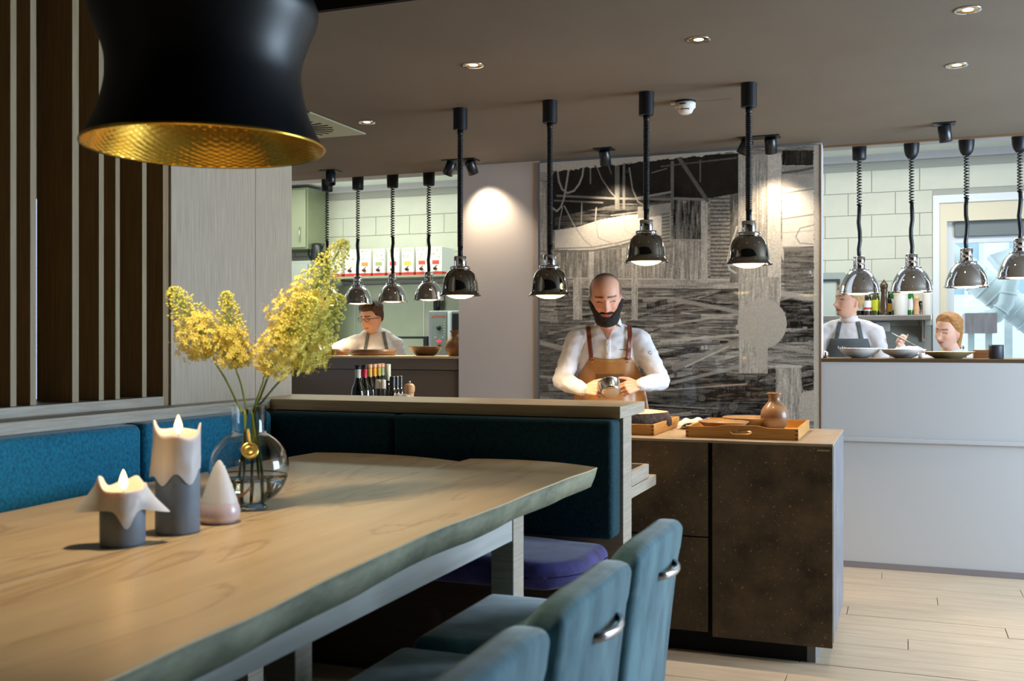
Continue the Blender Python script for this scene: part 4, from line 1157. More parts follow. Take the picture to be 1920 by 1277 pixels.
wbox(X7(818, 9.3)-.02, X7(818, 9.3)+.02, 9.33, 9.37, Z7(583, 818, 9.3)+.08, Z7(583, 818, 9.3)+.14, 'hook', m_metal, tp_)

# ------------------------------------------------------------------ right hatch: shelf with bottles
sy = 9.10; RZ = Z7(591.5, 1690, sy)
t = thing('wall_shelf', 'steel wall shelf with bottles and mills behind the right hatch', 'shelf', (-.3, 9.2, RZ-.04))
wbox(-1.15, .21, 8.99, 9.388, RZ-.040, RZ, 'board', m_metal, t, b=.002)
for px in (1733, 1590):
    x = X7(px, 9.3)
    b_ = MB().box(x-.017, x+.017, 9.366, 9.389, RZ-.215, RZ-.041).build('bracket', m_metal, t)
    MB().add([(x-.004, 9.365, RZ-.041), (x-.004, 9.365, RZ-.19), (x-.004, 9.02, RZ-.041), (x+.004, 9.365, RZ-.041), (x+.004, 9.365, RZ-.19), (x+.004, 9.02, RZ-.041)], [(0, 1, 2), (5, 4, 3), (0, 3, 4, 1), (1, 4, 5, 2), (2, 5, 3, 0)]).build('bracket_web', m_steel2, b_)
z = RZ+.0006
gb = 'bottles on the kitchen wall shelf'
m_lime = cm('lime_paper', (196, 200, 40)); m_wpap = cm('white_paper', (230, 230, 226)); m_orp = cm('orange_paper', (226, 166, 50)); m_redp = cm('red_paper', (178, 70, 60))
bottle('dark bottle with plain white label at the left end of the kitchen shelf', X7(1613, sy), sy+.05, z, .27, .030, m_dglass, None, m_wplast, gb, m_wpap)
bottle('brown bottle with white and red label on the kitchen shelf', X7(1627, sy), sy, z, .25, .031, mat('brown_bottle_glass', (48, 40, 20), .06, coat=1), None, m_metal, gb, m_wpap, m_redp)
bottle('olive oil bottle with bright lime label on the kitchen shelf', X7(1642, sy), sy, z, .26, .030, mat('olive_glass', (66, 74, 20), .06, coat=1), None, m_blackp, gb, m_lime)
def mill(label, px, h, r, m, y=sy):
    x = X7(px, y)
    t = thing('pepper_mill', label, 'pepper mill', (x, y, z))
    MB().lathe([(0, 0), (r, 0), (r, h*.08), (r*.82, h*.13), (r*.98, h*.25), (r*.72, h*.48), (r*.62, h*.60), (r*.84, h*.68), (r*.80, h*.73)], (x, y, z), 24).build('body', m, t)
    MB().lathe([(r*.78, h*.735), (r*.96, h*.79), (r*.90, h*.86), (r*.5, h*.92), (r*.3, h*.95), (0, h)], (x, y, z), 24).build('head', m, t)
mill('tall dark brown pepper mill between the bottles on the kitchen shelf', 1657.5, .30, .034, mat('dark_mill_wood', (70, 50, 30), .3, coat=.4), sy-.03)
bottle('small dark bottle with orange label on the kitchen shelf', X7(1667, sy), sy+.03, z, .20, .024, m_dglass, None, m_blackp, gb, m_orp)
bottle('green bottle half hidden behind the wide white tub', X7(1674, sy), sy+.11, z, .28, .030, m_gglass, None, m_redp, gb, m_wpap)
def tub(label, px, w, h, y=sy-.04):
    x = X7(px, y)
    t = thing('white_tub', label, 'container', (x, y, z))
    MB().lathe([(0, 0), (w*.92, 0), (w*.94, .004), (w, h-.02), (w, h-.018)], (x, y, z), 32).build('body', m_wplast, t)
    MB().lathe([(w*1.03, h-.022), (w*1.03, h-.002), (w*.98, h), (0, h)], (x, y, z), 32).build('lid', m_wplast, t)
tub('wide white tub in the middle of the kitchen shelf', 1689, .056, .19)
tub('white tub at the right end of the kitchen shelf beside the window', 1739, .040, .19, sy+.0)
bottle('green bottle with white label right of the wide white tub', X7(1707, sy), sy+.02, z, .27, .028, m_gglass, None, m_redp, gb, m_wpap)
mill('pale wooden pepper mill on the kitchen shelf beside the green bottle', 1718.5, .17, .026, m_beech)
x = X7(1727.5, sy+.05)
t = thing('glass_mug', 'clear glass mug behind the pale pepper mill', 'mug', (x, sy+.09, z))
MB().lathe([(0, 0), (.026, 0), (.028, .12), (.026, .12), (.024, .006), (0, .006)], (x, sy+.09, z), 24).build('body', clear_glass('window_glass'), t)
MB().tube([(x+.026, sy+.09, z+.10), (x+.045, sy+.09, z+.09), (x+.045, sy+.09, z+.05), (x+.027, sy+.09, z+.03)], .004, 6).build('handle', clear_glass('window_glass'), t)
x0, x1 = X7(1640, 9.33), X7(1669, 9.33)
t = thing('socket_box', 'white double socket box below the kitchen shelf', 'socket', ((x0+x1)/2, 9.36, Z7(612, 1655, 9.3)))
za, zb = Z7(622, 1655, 9.3), Z7(603.5, 1655, 9.3)
wbox(x0, x1, 9.33, 9.391, za, zb, 'housing', m_wplast, t, b=.008)
wbox(x0+.012, (x0+x1)/2-.004, 9.326, 9.33, za+.012, zb-.02, 'socket_lid', mat('pale_blue_lid', (196, 210, 226), .4), t, b=.003)
wbox((x0+x1)/2+.004, x1-.012, 9.326, 9.33, za+.012, zb-.02, 'socket_lid', m_wplast, t, b=.003)
# grey framed cupboard at the left of the right hatch
xa_, xb_ = X7(1530, 9.0), X7(1583, 9.0); zt_ = Z7(511, 1560, 9.0)
t = thing('framed_cupboard', 'grey cupboard with dark door frame behind the blond chef', 'cupboard', (xb_-.3, 9.2, .9))
wbox(xb_-.6, xb_, 9.02, 9.38, .9, zt_, 'body', mat('grey_cupboard', (150, 160, 156), .4), t)
fr = MB().box(xb_-.56, xb_-.035, 9.0, 9.018, zt_-.075, zt_-.055).box(xb_-.055, xb_-.035, 9.0, 9.018, 1.2, zt_-.075).box(xb_-.56, xb_-.54, 9.0, 9.018, 1.2, zt_-.075).build('door_frame', mat('dark_frame', (60, 66, 66), .4), t)
wbox(xb_-.54, xb_-.055, 9.01, 9.018, 1.2, zt_-.075, 'door_panel', mat('pale_green_panel', (186, 196, 186), .3), t)
struct(wbox(-1.9, 3.3, 8.62, 9.385, 0, .90, 'kitchen_base_units', m_steel2))

# ------------------------------------------------------------------ crockery on the right hatch
m_porc = mat('white_porcelain', (228, 226, 224), .2, coat=.3)
g_ = 'white bowls on the right hatch'
bowl('wide white bowl on the right hatch in front of the blond chef', 1612, 6.92, .130, .062, m_porc, g_, foot=.36)
bowl('white bowl on the right hatch under the spoon', 1694, 6.92, .135, .056, m_porc, g_, foot=.36)
x = X7(1778, 6.92)
t = plate('flat tan stoneware plate on the right hatch in front of the woman', x, 6.92, PT+.0008, .155, .040, mat('tan_stoneware', (196, 176, 132), .35, col2=(176, 156, 112), scale=16, coat=.3), None)
x = X7(1727.5, 6.78)
t = thing('espresso_cup', 'small white cup between the white bowl and the tan plate', 'cup', (x, 6.78, PT))
MB().lathe([(0, 0), (.014, 0), (.019, .012), (.021, .036), (.019, .036), (.016, .01), (0, .006)], (x, 6.78, PT+.0008), 24).build('body', m_porc, t)
x0, x1 = X7(1826, 7.0), X7(1862, 7.0)
t = thing('wooden_box', 'small brown wooden box beside the dark cup on the right hatch', 'box', ((x0+x1)/2, 7.03, PT))
MB().box(x0, x1, 6.99, 7.0, PT+.001, PT+.052).box(x0, x1, 7.09, 7.10, PT+.001, PT+.052).box(x0, x0+.01, 7.0, 7.09, PT+.001, PT+.052).box(x1-.01, x1, 7.0, 7.09, PT+.001, PT+.052).box(x0+.01, x1-.01, 7.0, 7.09, PT+.001, PT+.008).build('body', mat('brown_box_wood', (150, 100, 56), .5, col2=(120, 78, 42), scale=6, stretch=(1, 1, 8)), t)
x = X7(1868, 6.85)
t = thing('stoneware_cup', 'dark grey straight cup on the right hatch', 'cup', (x, 6.85, PT))
MB().lathe([(0, 0), (.040, 0), (.043, .004), (.042, .07), (.043, .084), (.040, .084), (.038, .01), (0, .008)], (x, 6.85, PT+.0008), 32).build('body', mat('charcoal_stoneware', (62, 66, 72), .45, col2=(48, 50, 56), scale=10), t)
x = X7(1547, 6.85)
t = thing('steel_sugar_pot', 'small polished steel ball pot at the left end of the right hatch', 'pot', (x, 6.85, PT))
MB().lathe([(0, 0), (.012, 0), (.022, .012), (.024, .022), (.020, .034), (.010, .042), (0, .044)], (x, 6.85, PT+.0008), 24).build('body', m_chrome, t)

# ------------------------------------------------------------------ outside the kitchen window
m_fac = mat('white_facade', (226, 234, 240), .8)
fc = thing('neighbouring_house', 'pale house wall with windows seen through the kitchen window', 'building', (2, 14.5, -.5))
wbox(-.4, 4.8, 14.4, 14.7, -.5, 1.95, 'wall', m_fac, fc); wbox(-.4, 4.8, 14.4, 14.7, 3.1, 4.6, 'wall', m_fac, fc)
for a, b in ((-.4, .55), (.95, 1.20), (2.0, 2.2), (3.1, 4.8)): wbox(a, b, 14.4, 14.7, 1.95, 3.1, 'wall', m_fac, fc)
for a, b in ((.55, .95), (1.20, 2.0), (2.2, 3.1)):
    f_ = MB().box(a, a+.05, 14.45, 14.5, 1.95, 3.1).box(b-.05, b, 14.45, 14.5, 1.95, 3.1).box(a, b, 14.45, 14.5, 1.95, 2.0).box((a+b)/2-.02, (a+b)/2+.02, 14.45, 14.5, 2.0, 3.1).build('window', m_frame, fc)
    wbox(a+.05, b-.05, 14.48, 14.485, 2.0, 3.1, 'pane', mat('house_glass', (170, 196, 214), .1), f_)
m_duct = mat('galvanised_duct', (206, 214, 216), .45, .15, col2=(180, 192, 196), scale=3)
dk = thing('ventilation_duct', 'big galvanised duct running diagonally outside the kitchen window', 'duct', (1.0, 11.5, 1.5))
A_ = W(1740, 455, Y=11.6); B_ = W(1900, 575, Y=11.6)
MB().tube([A_-(B_-A_)*.3, A_, B_, B_+(B_-A_)*.4], .15, 20).build('pipe', m_duct, dk)
d_ = (B_-A_).normalized()
for k in range(12):
    c = A_+(B_-A_)*(-.15+.12*k)
    MB().tube([c-d_*.012, c+d_*.012], .158, 20).build('rib', m_duct, dk)
A_ = W(1868, 500, Y=11.2)
dk = thing('exhaust_elbow', 'bent galvanised exhaust pipe outside the kitchen window', 'pipe', A_)
pts = [W(*q, Y=11.2) for q in ((1905, 470), (1895, 530), (1886, 570), (1868, 592), (1838, 600), (1815, 604))]
MB().tube(pts, .075, 16).build('pipe', m_duct, dk)
for i in (1, 2, 3):
    c = (pts[i]+pts[i+1])/2; d_ = (pts[i+1]-pts[i]).normalized()
    MB().tube([c-d_*.01, c+d_*.01], .082, 16).build('rib', m_duct, dk)
p0, p1 = W(1808, 625, Y=11.2), W(1868, 587, Y=11.2)
fb = thing('fan_box', 'rusty grey fan housing on posts outside the kitchen window', 'fan housing', ((p0.x+p1.x)/2, 11.3, p0.z))
wbox(p0.x, p1.x, 11.1, 11.6, p0.z, p1.z, 'housing', mat('rusty_grey_metal', (162, 150, 152), .6, col2=(142, 128, 130), scale=8, stretch=(3, 3, .4)), fb)
for xx in (p0.x+.03, p1.x-.1): wbox(xx, xx+.06, 11.15, 11.21, -.5, p0.z, 'post', m_duct, fb)
fl2 = thing('exhaust_hood', 'slanted grey exhaust hood outside behind the hatch lamp', 'hood', W(1880, 480, Y=12.4))
q = [W(*a, Y=12.4) for a in ((1856, 478), (1905, 462), (1925, 520), (1885, 512))]
MB().sheet([[q[0], q[1]], [q[3], q[2]]], (0, .5, 0)).build('hood', m_duct, fl2)
wbox(q[3].x, q[3].x+.08, 12.5, 12.6, -.5, q[3].z, 'post', m_duct, fl2)
# ------------------------------------------------------------------ printed glass panel (boat shed drawing)
MX0, MX1, MZ1 = -2.336, -.486, 2.615
MY = YW-.012
mp_ = thing('printed_glass_panel', 'tall glass panel printed with a charcoal drawing of a boat shed behind the bearded chef', 'wall panel', (-1.4, MY, 0))
NXm, NZm = 520, 560
ZB = .55
gx = np.linspace(MX0+.004, MX1-.004, NXm); gz = np.linspace(ZB, MZ1-.003, NZm)
XX, ZZ = np.meshgrid(gx, gz)
# photo coordinates of every point of the print (used as drawing coordinates)
fw = -SN*XX+CN*MY; rt_ = CN*XX+SN*MY
U = CX+FPX*rt_/fw; V = CYH-FPX*(ZZ-HC)/fw
rng = np.random.RandomState(4)
def smooth_noise(sx, sy, seed, oct_=3):
    out = np.zeros_like(U); amp = 1; tot = 0
    for o in range(oct_):
        r_ = np.random.RandomState(seed+o*17); g = r_.rand(220, 220)
        a = (U-980)/sx*2**o; b = (V-240)/sy*2**o
        a = np.clip(a, 0, 217.9) if a.max() < 218 else a % 217.9; b = np.abs(b) % 217.9
        i = np.floor(a).astype(int); j = np.floor(b).astype(int); fa = a-i; fb_ = b-j
        fa = fa*fa*(3-2*fa); fb_ = fb_*fb_*(3-2*fb_)
        i2 = (i+1) % 220; j2 = (j+1) % 220
        v = g[i, j]*(1-fa)*(1-fb_)+g[i2, j]*fa*(1-fb_)+g[i, j2]*(1-fa)*fb_+g[i2, j2]*fa*fb_
        out += amp*v; tot += amp; amp *= .6
    return out/tot
n_h = smooth_noise(34, 2.6, 1); n_v = smooth_noise(2.6, 34, 5); n_b = smooth_noise(26, 22, 9); n_f = smooth_noise(2.4, 2.4, 13, 2)
n_d = smooth_noise(8, 5, 21)
I = .42+.30*(n_h-.5)*2+.25*(n_b-.5)
def poly(pts):
    m_ = np.zeros(U.shape, bool); n = len(pts)
    for i in range(n):
        x1, y1 = pts[i]; x2, y2 = pts[(i+1) % n]
        if y1 == y2: continue
        c = ((y1 > V) != (y2 > V)) & (U < (x2-x1)*(V-y1)/(y2-y1)+x1)
        m_ ^= c
    return m_
def rect(x0, y0, x1, y1): return (U > x0) & (U < x1) & (V > y0) & (V < y1)
def put(m_, val, a=1.0):
    global I
    I = np.where(m_, I*(1-a)+val*a, I)
def line(pts, w, val, a=1.0):
    global I
    d = np.full(U.shape, 1e9)
    for (x1, y1), (x2, y2) in zip(pts[:-1], pts[1:]):
        dx, dy = x2-x1, y2-y1; L2 = dx*dx+dy*dy+1e-9
        t = np.clip(((U-x1)*dx+(V-y1)*dy)/L2, 0, 1)
        d = np.minimum(d, np.hypot(U-x1-t*dx, V-y1-t*dy))
    k = np.clip((w/2+.7-d)/1.2, 0, 1)*a
    I = I*(1-k)+val*k
def vgrain(m_, base, amp, dark=0): put(m_, base+amp*(n_v-.5)*2+.12*(n_f-.5)-dark)
def hgrain(m_, base, amp): put(m_, base+amp*(n_h-.5)*2+.12*(n_f-.5))
# lower wood piles
hgrain(rect(1000, 470, 1540, 820), .44, .42)
for (q, b, a) in (([(1040, 540), (1110, 535), (1105, 625), (1050, 640)], .30, .35), ([(1185, 550), (1262, 545), (1265, 610), (1190, 600)], .36, .4),
                  ([(1262, 535), (1385, 540), (1385, 640), (1262, 615)], .30, .35), ([(1455, 555), (1530, 570), (1530, 640), (1455, 628)], .16, .25),
                  ([(1200, 690), (1385, 700), (1460, 735), (1400, 800), (1190, 800)], .20, .28), ([(1360, 705), (1455, 690), (1455, 800), (1340, 800)], .14, .22),
                  ([(1010, 600), (1060, 610), (1080, 760), (1010, 760)], .30, .22), ([(1500, 690), (1530, 680), (1530, 735), (1505, 730)], .12, .15)):
    m_ = poly(q); put(m_, b+a*(n_h-.5)*2+.2*(n_d-.5))
# stacked boards and log ends
rb_ = np.random.RandomState(12)
for k in range(80):
    x = rb_.uniform(1005, 1525); y = rb_.uniform(545, 800); w = rb_.uniform(30, 130); h = rb_.uniform(3, 13); tl = rb_.uniform(-.34, .12)
    v = rb_.choice([.08, .16, .26, .38, .5, .58]); q = [(x, y), (x+w, y+w*tl), (x+w, y+w*tl+h), (x, y+h)]
    m_ = poly(q); put(m_, v+.26*((n_v if rb_.rand() < .3 else n_h)-.5)*2+.22*(n_d-.5), .85); line([q[3], q[2]], 1.4, .06, .8)
    if rb_.rand() < .5: line([q[0], q[1]], 1.1, .72, .7)
for k in range(12):
    x = rb_.choice([rb_.uniform(1200, 1500), rb_.uniform(1260, 1400)]); y = rb_.uniform(690, 795); r = rb_.uniform(4, 10)
    d = np.hypot(U-x, (V-y)*1.1); put(d < r, .36+.3*(np.sin(d*2.4))*.5, .6); put((d > r-1) & (d < r+.6), .10, .7)
for k in range(60):
    x = rb_.uniform(1010, 1380); y = rb_.uniform(470, 640); L_ = rb_.uniform(10, 50)
    line([(x, y), (x+L_, y+rb_.uniform(-3, 3))], rb_.uniform(.8, 2), rb_.choice([.12, .75]), .7)
# diagonal planks
for (p, q, w, v) in (((1005, 640), (1060, 655), 9, .60), ((1010, 705), (1080, 712), 4, .66), ((1010, 745), (1090, 758), 5, .62), ((1240, 640), (1385, 628), 5, .72),
                     ((1385, 640), (1265, 690), 12, .50), ((1260, 718), (1450, 672), 6, .58), ((1365, 650), (1285, 688), 3, .72), ((1235, 612), (1385, 588), 4, .62),
                     ((1450, 650), (1530, 662), 7, .55), ((1455, 548), (1530, 560), 10, .64), ((1260, 560), (1385, 585), 7, .56), ((1200, 735), (1400, 720), 2.5, .6), ((1480, 745), (1535, 760), 3, .5)):
    line([p, q], w, v, .85)
put(poly([(1505, 735), (1532, 730), (1532, 790), (1480, 790)]), .66, .9)
put(poly([(1460, 735), (1492, 760), (1470, 790), (1450, 790)]), .12, .9)
# horizontal beams at mid height
hgrain(rect(1075, 522, 1385, 541), .56, .18); line([(1070, 521), (1385, 525)], 2, .72); line([(1150, 541), (1385, 543)], 2, .22)
hgrain(rect(1008, 470, 1040, 560), .52, .2)
for (a, b) in ((1075, 1092), (1184, 1196)): vgrain(rect(a, 475, b, 600), .66, .2)
# plank walls
vgrain(rect(1046, 470, 1104, 520), .50, .30); vgrain(rect(1112, 468, 1165, 520), .46, .26); vgrain(rect(1165, 465, 1262, 522), .54, .26)
vgrain(rect(1104, 470, 1113, 560), .70, .1)
vgrain(rect(1262, 374, 1314, 450), .26, .34); vgrain(rect(1262, 452, 1314, 524), .54, .26); line([(1255, 450), (1314, 450)], 2.5, .6)
vgrain(rect(1314, 376, 1327, 530), .62, .15)
# louvred shutter
m_ = rect(1332, 366, 1368, 522); put(m_, .26+.22*(np.sin(V*2*np.pi/7.2) > -.1)+.15*(n_f-.5))
vgrain(rect(1368, 360, 1384, 530), .34, .25)
# dark roof space
dark_m = poly([(1040, 322), (1130, 304), (1180, 308), (1210, 300), (1262, 296), (1330, 290), (1384, 288), (1384, 362), (1330, 372), (1262, 372), (1262, 392), (1200, 402), (1130, 400), (1040, 432), (1022, 425), (1022, 350)])
put(dark_m, .045+.10*(n_b-.3)*(n_v > .5)+.05*(n_d-.5))
put(poly([(1022, 350), (1040, 322), (1048, 470), (1022, 480)]) & (U < 1030), .46, .8)
vgrain(rect(1008, 340, 1024, 470), .58, .16); put(rect(1008, 318, 1030, 338), .58+.2*(n_f-.5), .9)
put(poly([(1040, 408), (1262, 360), (1262, 404), (1180, 412), (1040, 440)]), .20+.30*(n_h-.5)*2, .85)
# boat hull
hull = poly([(1040, 432), (1085, 425), (1125, 412), (1170, 404), (1232, 398), (1248, 412), (1246, 440), (1205, 448), (1150, 462), (1110, 470), (1040, 468)])
put(hull, .80+.08*(n_b-.5))
line([(1040, 466), (1110, 464), (1160, 455), (1210, 441)], 2.2, .50); line([(1040, 472), (1112, 470), (1165, 460), (1215, 446)], 3, .36)
line([(1125, 412), (1118, 426), (1122, 446), (1146, 456), (1165, 460)], 1.6, .62)
line([(1170, 403), (1172, 432), (1192, 442)], 1.4, .68)
# window hatch in the boat, slatted frame right of it
put(poly([(1196, 388), (1258, 380), (1258, 455), (1240, 458), (1240, 404), (1196, 410)]), .54)
for k in range(9): line([(1242, 402+k*6.5), (1255, 400+k*6.5)], 2, .2, .8)
line([(1146, 404), (1208, 396), (1258, 384)], 2.2, .56); line([(1192, 372), (1258, 360)], 4, .5); line([(1045, 367), (1150, 372), (1262, 374)], 4, .46, .8); line([(1040, 376), (1130, 380)], 3, .4, .8)
# posts and struts
for (a, b, v) in ((1153, 1162, .34), (1167, 1172, .36), (1257, 1264, .34)): put(rect(a, 302, b, 392), v+.1*(n_v-.5), .9)
line([(1270, 292), (1326, 376)], 7, .26); line([(1264, 372), (1316, 374)], 5, .40); line([(1313, 300), (1313, 340)], 2, .34); line([(1222, 324), (1250, 316)], 1.5, .4); line([(1240, 312), (1380, 296)], 3, .22)
# ropes
line([(1045, 316), (1048, 340), (1054, 355), (1064, 362), (1076, 358), (1086, 345), (1092, 330), (1094, 314)], 3.4, .55)
line([(1067, 314), (1062, 345), (1058, 370), (1052, 388), (1044, 396), (1036, 390)], 3.4, .56)
line([(1055, 388), (1050, 410), (1048, 430)], 1.8, .55); line([(1058, 386), (1075, 420), (1095, 450), (1115, 466)], 2, .62)
line([(1107, 316), (1107, 344)], 2.2, .45); line([(1118, 310), (1128, 335), (1145, 360), (1158, 374)], 2.2, .4); line([(1140, 308), (1146, 325)], 2, .35)
line([(1180, 315), (1186, 355), (1196, 378), (1206, 384)], 2.4, .48); line([(1091, 380), (1090, 420)], 2.2, .5); line([(1118, 390), (1116, 420)], 2.2, .6)
# pale timber wall right of the middle
vgrain(rect(1384, 290, 1442, 560), .60, .16); vgrain(rect(1440, 288, 1464, 560), .74, .05)
for x in (1399, 1418, 1423, 1437): line([(x, 300), (x, 540)], 1.4, .40, .7)
line([(1463, 300), (1461, 440), (1468, 480), (1482, 512), (1500, 530)], 5, .74)
line([(1382, 425), (1370, 462), (1364, 490), (1368, 505), (1380, 512)], 3, .70)
put(rect(1466, 350, 1526, 462), .78+.08*(n_b-.5)); put(rect(1466, 300, 1526, 352), .60+.1*(n_b-.5))
put(rect(1467, 282, 1525, 310), .10+.22*(n_v-.5)); line([(1468, 324), (1500, 320), (1528, 314)], 4, .22)
for k in range(14): line([(1468+k*4.2, 312), (1476+k*4.2, 326)], 1.3, .24, .8)
line([(1466, 363), (1526, 354)], 1.6, .4); line([(1466, 411), (1526, 402)], 2, .45); line([(1466, 437), (1526, 432)], 1.2, .6)
line([(1526, 422), (1500, 428), (1492, 444), (1500, 456), (1526, 458)], 1.6, .46)
put(rect(1470, 464, 1524, 470), .42); hgrain(rect(1470, 470, 1526, 545), .34, .26)
# light pillars below
vgrain(rect(1385, 520, 1440, 700), .62, .2); vgrain(rect(1432, 520, 1462, 640), .60, .15)
vgrain(rect(1455, 688, 1503, 800), .58, .26); put(rect(1455, 684, 1503, 690), .7)
# plain disc on a short stem
put(((U-1429)**2/46**2+(V-607)**2/47**2) < 1, .66); put(poly([(1417, 648), (1440, 648), (1438, 690), (1421, 690)]), .66, .95)
# worn borders
edge = 3*n_f*3
put((V < (322-(U-1008)*.104)-2+8*n_d-4+4) & ~rect(1384, 280, 1466, 330), .70)
put(U > 1527-2*n_f, .68); put(U < 1009+3*n_f, .62)
# overall charcoal texture
I = I+.10*(n_f-.5)*(I > .12)
I = np.where(I > .14, I*.92+.14, I*1.1+.01)
I = np.clip(I, .03, .90)
rgb = np.stack([I*1.0, I*.945, I*.87, np.ones_like(I)], -1)
rgb[..., :3] = np.where(rgb[..., :3] <= .04045, rgb[..., :3]/12.92, ((rgb[..., :3]+.055)/1.055)**2.4)
me = bpy.data.meshes.new('print')
nv = NXm*NZm
co = np.stack([XX+1.4, np.full_like(XX, .0), ZZ], -1).reshape(-1, 3).astype(np.float32)
ii = np.arange(nv).reshape(NZm, NXm)
q = np.stack([ii[:-1, :-1], ii[:-1, 1:], ii[1:, 1:], ii[1:, :-1]], -1).reshape(-1, 4)
me.vertices.add(nv); me.vertices.foreach_set('co', co.ravel())
me.loops.add(q.size); me.loops.foreach_set('vertex_index', q.ravel().astype(np.int32))
me.polygons.add(len(q)); me.polygons.foreach_set('loop_start', np.arange(0, q.size, 4, dtype=np.int32)); me.polygons.foreach_set('loop_total', np.full(len(q), 4, np.int32))
me.update(calc_edges=True)
ca = me.color_attributes.new('Col', 'FLOAT_COLOR', 'POINT'); ca.data.foreach_set('color', rgb.reshape(-1).astype(np.float32))
me.materials.append(mat('charcoal_print', (128, 128, 128), .35, coat=1.0, attr='Col'))
o = bpy.data.objects.new('print', me); COL.objects.link(o); o.parent = mp_
wbox(MX0, MX1, MY+.001, MY+.011, 0, MZ1, 'glass_pane', mat('grey_glass_back', (170, 166, 160), .1, coat=1), mp_)
wbox(MX0, MX1, MY-.0005, MY+.0009, .0, ZB, 'pane_foot', mat('grey_glass_back', (0, 0, 0)), mp_)
wbox(MX0-.007, MX0-.001, MY-.004, MY+.012, 0, MZ1, 'edge_profile', mat('blueish_aluminium', (150, 166, 190), .3, .8), mp_)
wbox(MX1+.001, MX1+.006, MY-.004, MY+.012, 0, MZ1, 'edge_profile', mat('copper_edge', (150, 112, 86), .4, .4), mp_)
MB().lathe([(0, 0), (.008, 0), (.008, .004), (0, .005)], W(1513, 798, Y=MY-.001), 16, Matrix.Rotation(pi/2, 3, 'X')).build('screw', m_blackp, mp_)
# ------------------------------------------------------------------ people
def remesh(name, mb, m, parent, voxel, smooth=2, world=False, disp=None, colfn=None, cut=None, adapt=0):
    """unite overlapping closed shapes into one continuous surface"""
    me = bpy.data.meshes.new(name); me.from_pydata([tuple(v) for v in mb.v], [], mb.f); me.update()
    o = bpy.data.objects.new(name, me); COL.objects.link(o)
    md = o.modifiers.new('r', 'REMESH'); md.mode = 'VOXEL'; md.voxel_size = voxel; md.adaptivity = adapt
    dg = bpy.context.evaluated_depsgraph_get(); dg.update()
    me2 = bpy.data.meshes.new_from_object(o.evaluated_get(dg))
    bpy.data.objects.remove(o)
    bm = bmesh.new(); bm.from_mesh(me2)
    if cut:
        for co, no in cut:
            bmesh.ops.bisect_plane(bm, geom=bm.verts[:]+bm.edges[:]+bm.faces[:], plane_co=co, plane_no=no, clear_outer=True)
    for _ in range(smooth): bmesh.ops.smooth_vert(bm, verts=bm.verts, factor=.5, use_axis_x=True, use_axis_y=True, use_axis_z=True)
    if disp:
        bm.normal_update()
        for v in bm.verts: v.co += v.normal*disp(v.co)
    bm.to_mesh(me2); bm.free()
    me2.polygons.foreach_set('use_smooth', [True]*len(me2.polygons))
    me2.materials.clear(); me2.materials.append(m)
    if colfn:
        ca = me2.color_attributes.new('Col', 'FLOAT_COLOR', 'POINT')
        buf = []
        for v in me2.vertices: buf += list(lin(colfn(v.co)))+[1]
        ca.data.foreach_set('color', buf)
    r = bpy.data.objects.new(name, me2); COL.objects.link(r); r.parent = parent
    r.data.name = name
    return r
def limb(mb, pts, rs, step=.35, sub=2, flat=None):
    """dense balls along a tapered chain; radii may be numbers or (rx,ry,rz)"""
    for i in range(len(pts)-1):
        a, b = Vector(pts[i]), Vector(pts[i+1])
        ra, rb_ = rs[i], rs[i+1]
        ta = ra if isinstance(ra, tuple) else (ra,)*3; tb = rb_ if isinstance(rb_, tuple) else (rb_,)*3
        n = max(1, int((b-a).length/(min(min(ta), min(tb))*step)+.5))
        for k in range(n+1):
            s = k/n
            mb.ball(a.lerp(b, s), tuple(x+(y-x)*s for x, y in zip(ta, tb)), sub)
    return mb

def headpt(d, P):
    """point of the head surface for unit direction d; head looks to -y, centre at ear height"""
    h0 = sqrt(max(1e-9, 1-d[2]**2)); h1 = max(0, 1-abs(d[2])**2.55)**(1/2.55); kk = h1/h0 if d[2] > 0 else 1+(h1/h0-1)*.6
    x, y, z = d[0]*.0755*kk, d[1]*.097*kk, d[2]*.119
    if z < 0:
        f = (-z/.121); x *= 1-P.get('jaw', .26)*f**1.5
        if y > 0: y *= 1-.45*min(1, f*1.4)
        else: y *= 1+.02*f
    else:
        x *= 1+.05*sin(pi*min(1, z/.10))*(.4+.6*(y > 0)); y *= 1+.04*(y > 0)
    if d[1] < 0:
        w = min(1, -d[1]*2.2)
        g = lambda cx, cz, sx, sz: exp(-((x-cx)/sx)**2-((z-cz)/sz)**2)
        y += .010*w*max(0, 1-(abs(x)/.06)**2)*0
        nr = max(0, min(1, (.016-z)/.058)) if z > -.046 else max(0, 1-(-.046-z)/.012)
        y -= w*.025*P.get('nose', 1)*nr*exp(-(x/(.0085+.004*nr))**2)
        y -= w*.010*exp(-(x/.017)**2-((z+.043)/.010)**2)
        for s in (-1, 1):
            y += w*.010*g(s*.031, .000, .016, .011)
            y -= w*.0035*g(s*.031, .000, .010, .007)
            y -= w*.005*g(s*.030, .021, .020, .007)
            y -= w*.007*g(s*.044, -.036, .018, .020)*P.get('cheek', 1)
        y -= w*.005*g(0, .026, .018, .010)
        y -= w*.007*g(0, -.0665, .021, .0055); y -= w*.007*g(0, -.079, .018, .006); y += w*.004*g(0, -.073, .022, .0022)
        y += w*.003*g(0, -.090, .02, .005)
        y -= w*.009*g(0, -.105, .020, .014)
    return Vector((x, y, z))
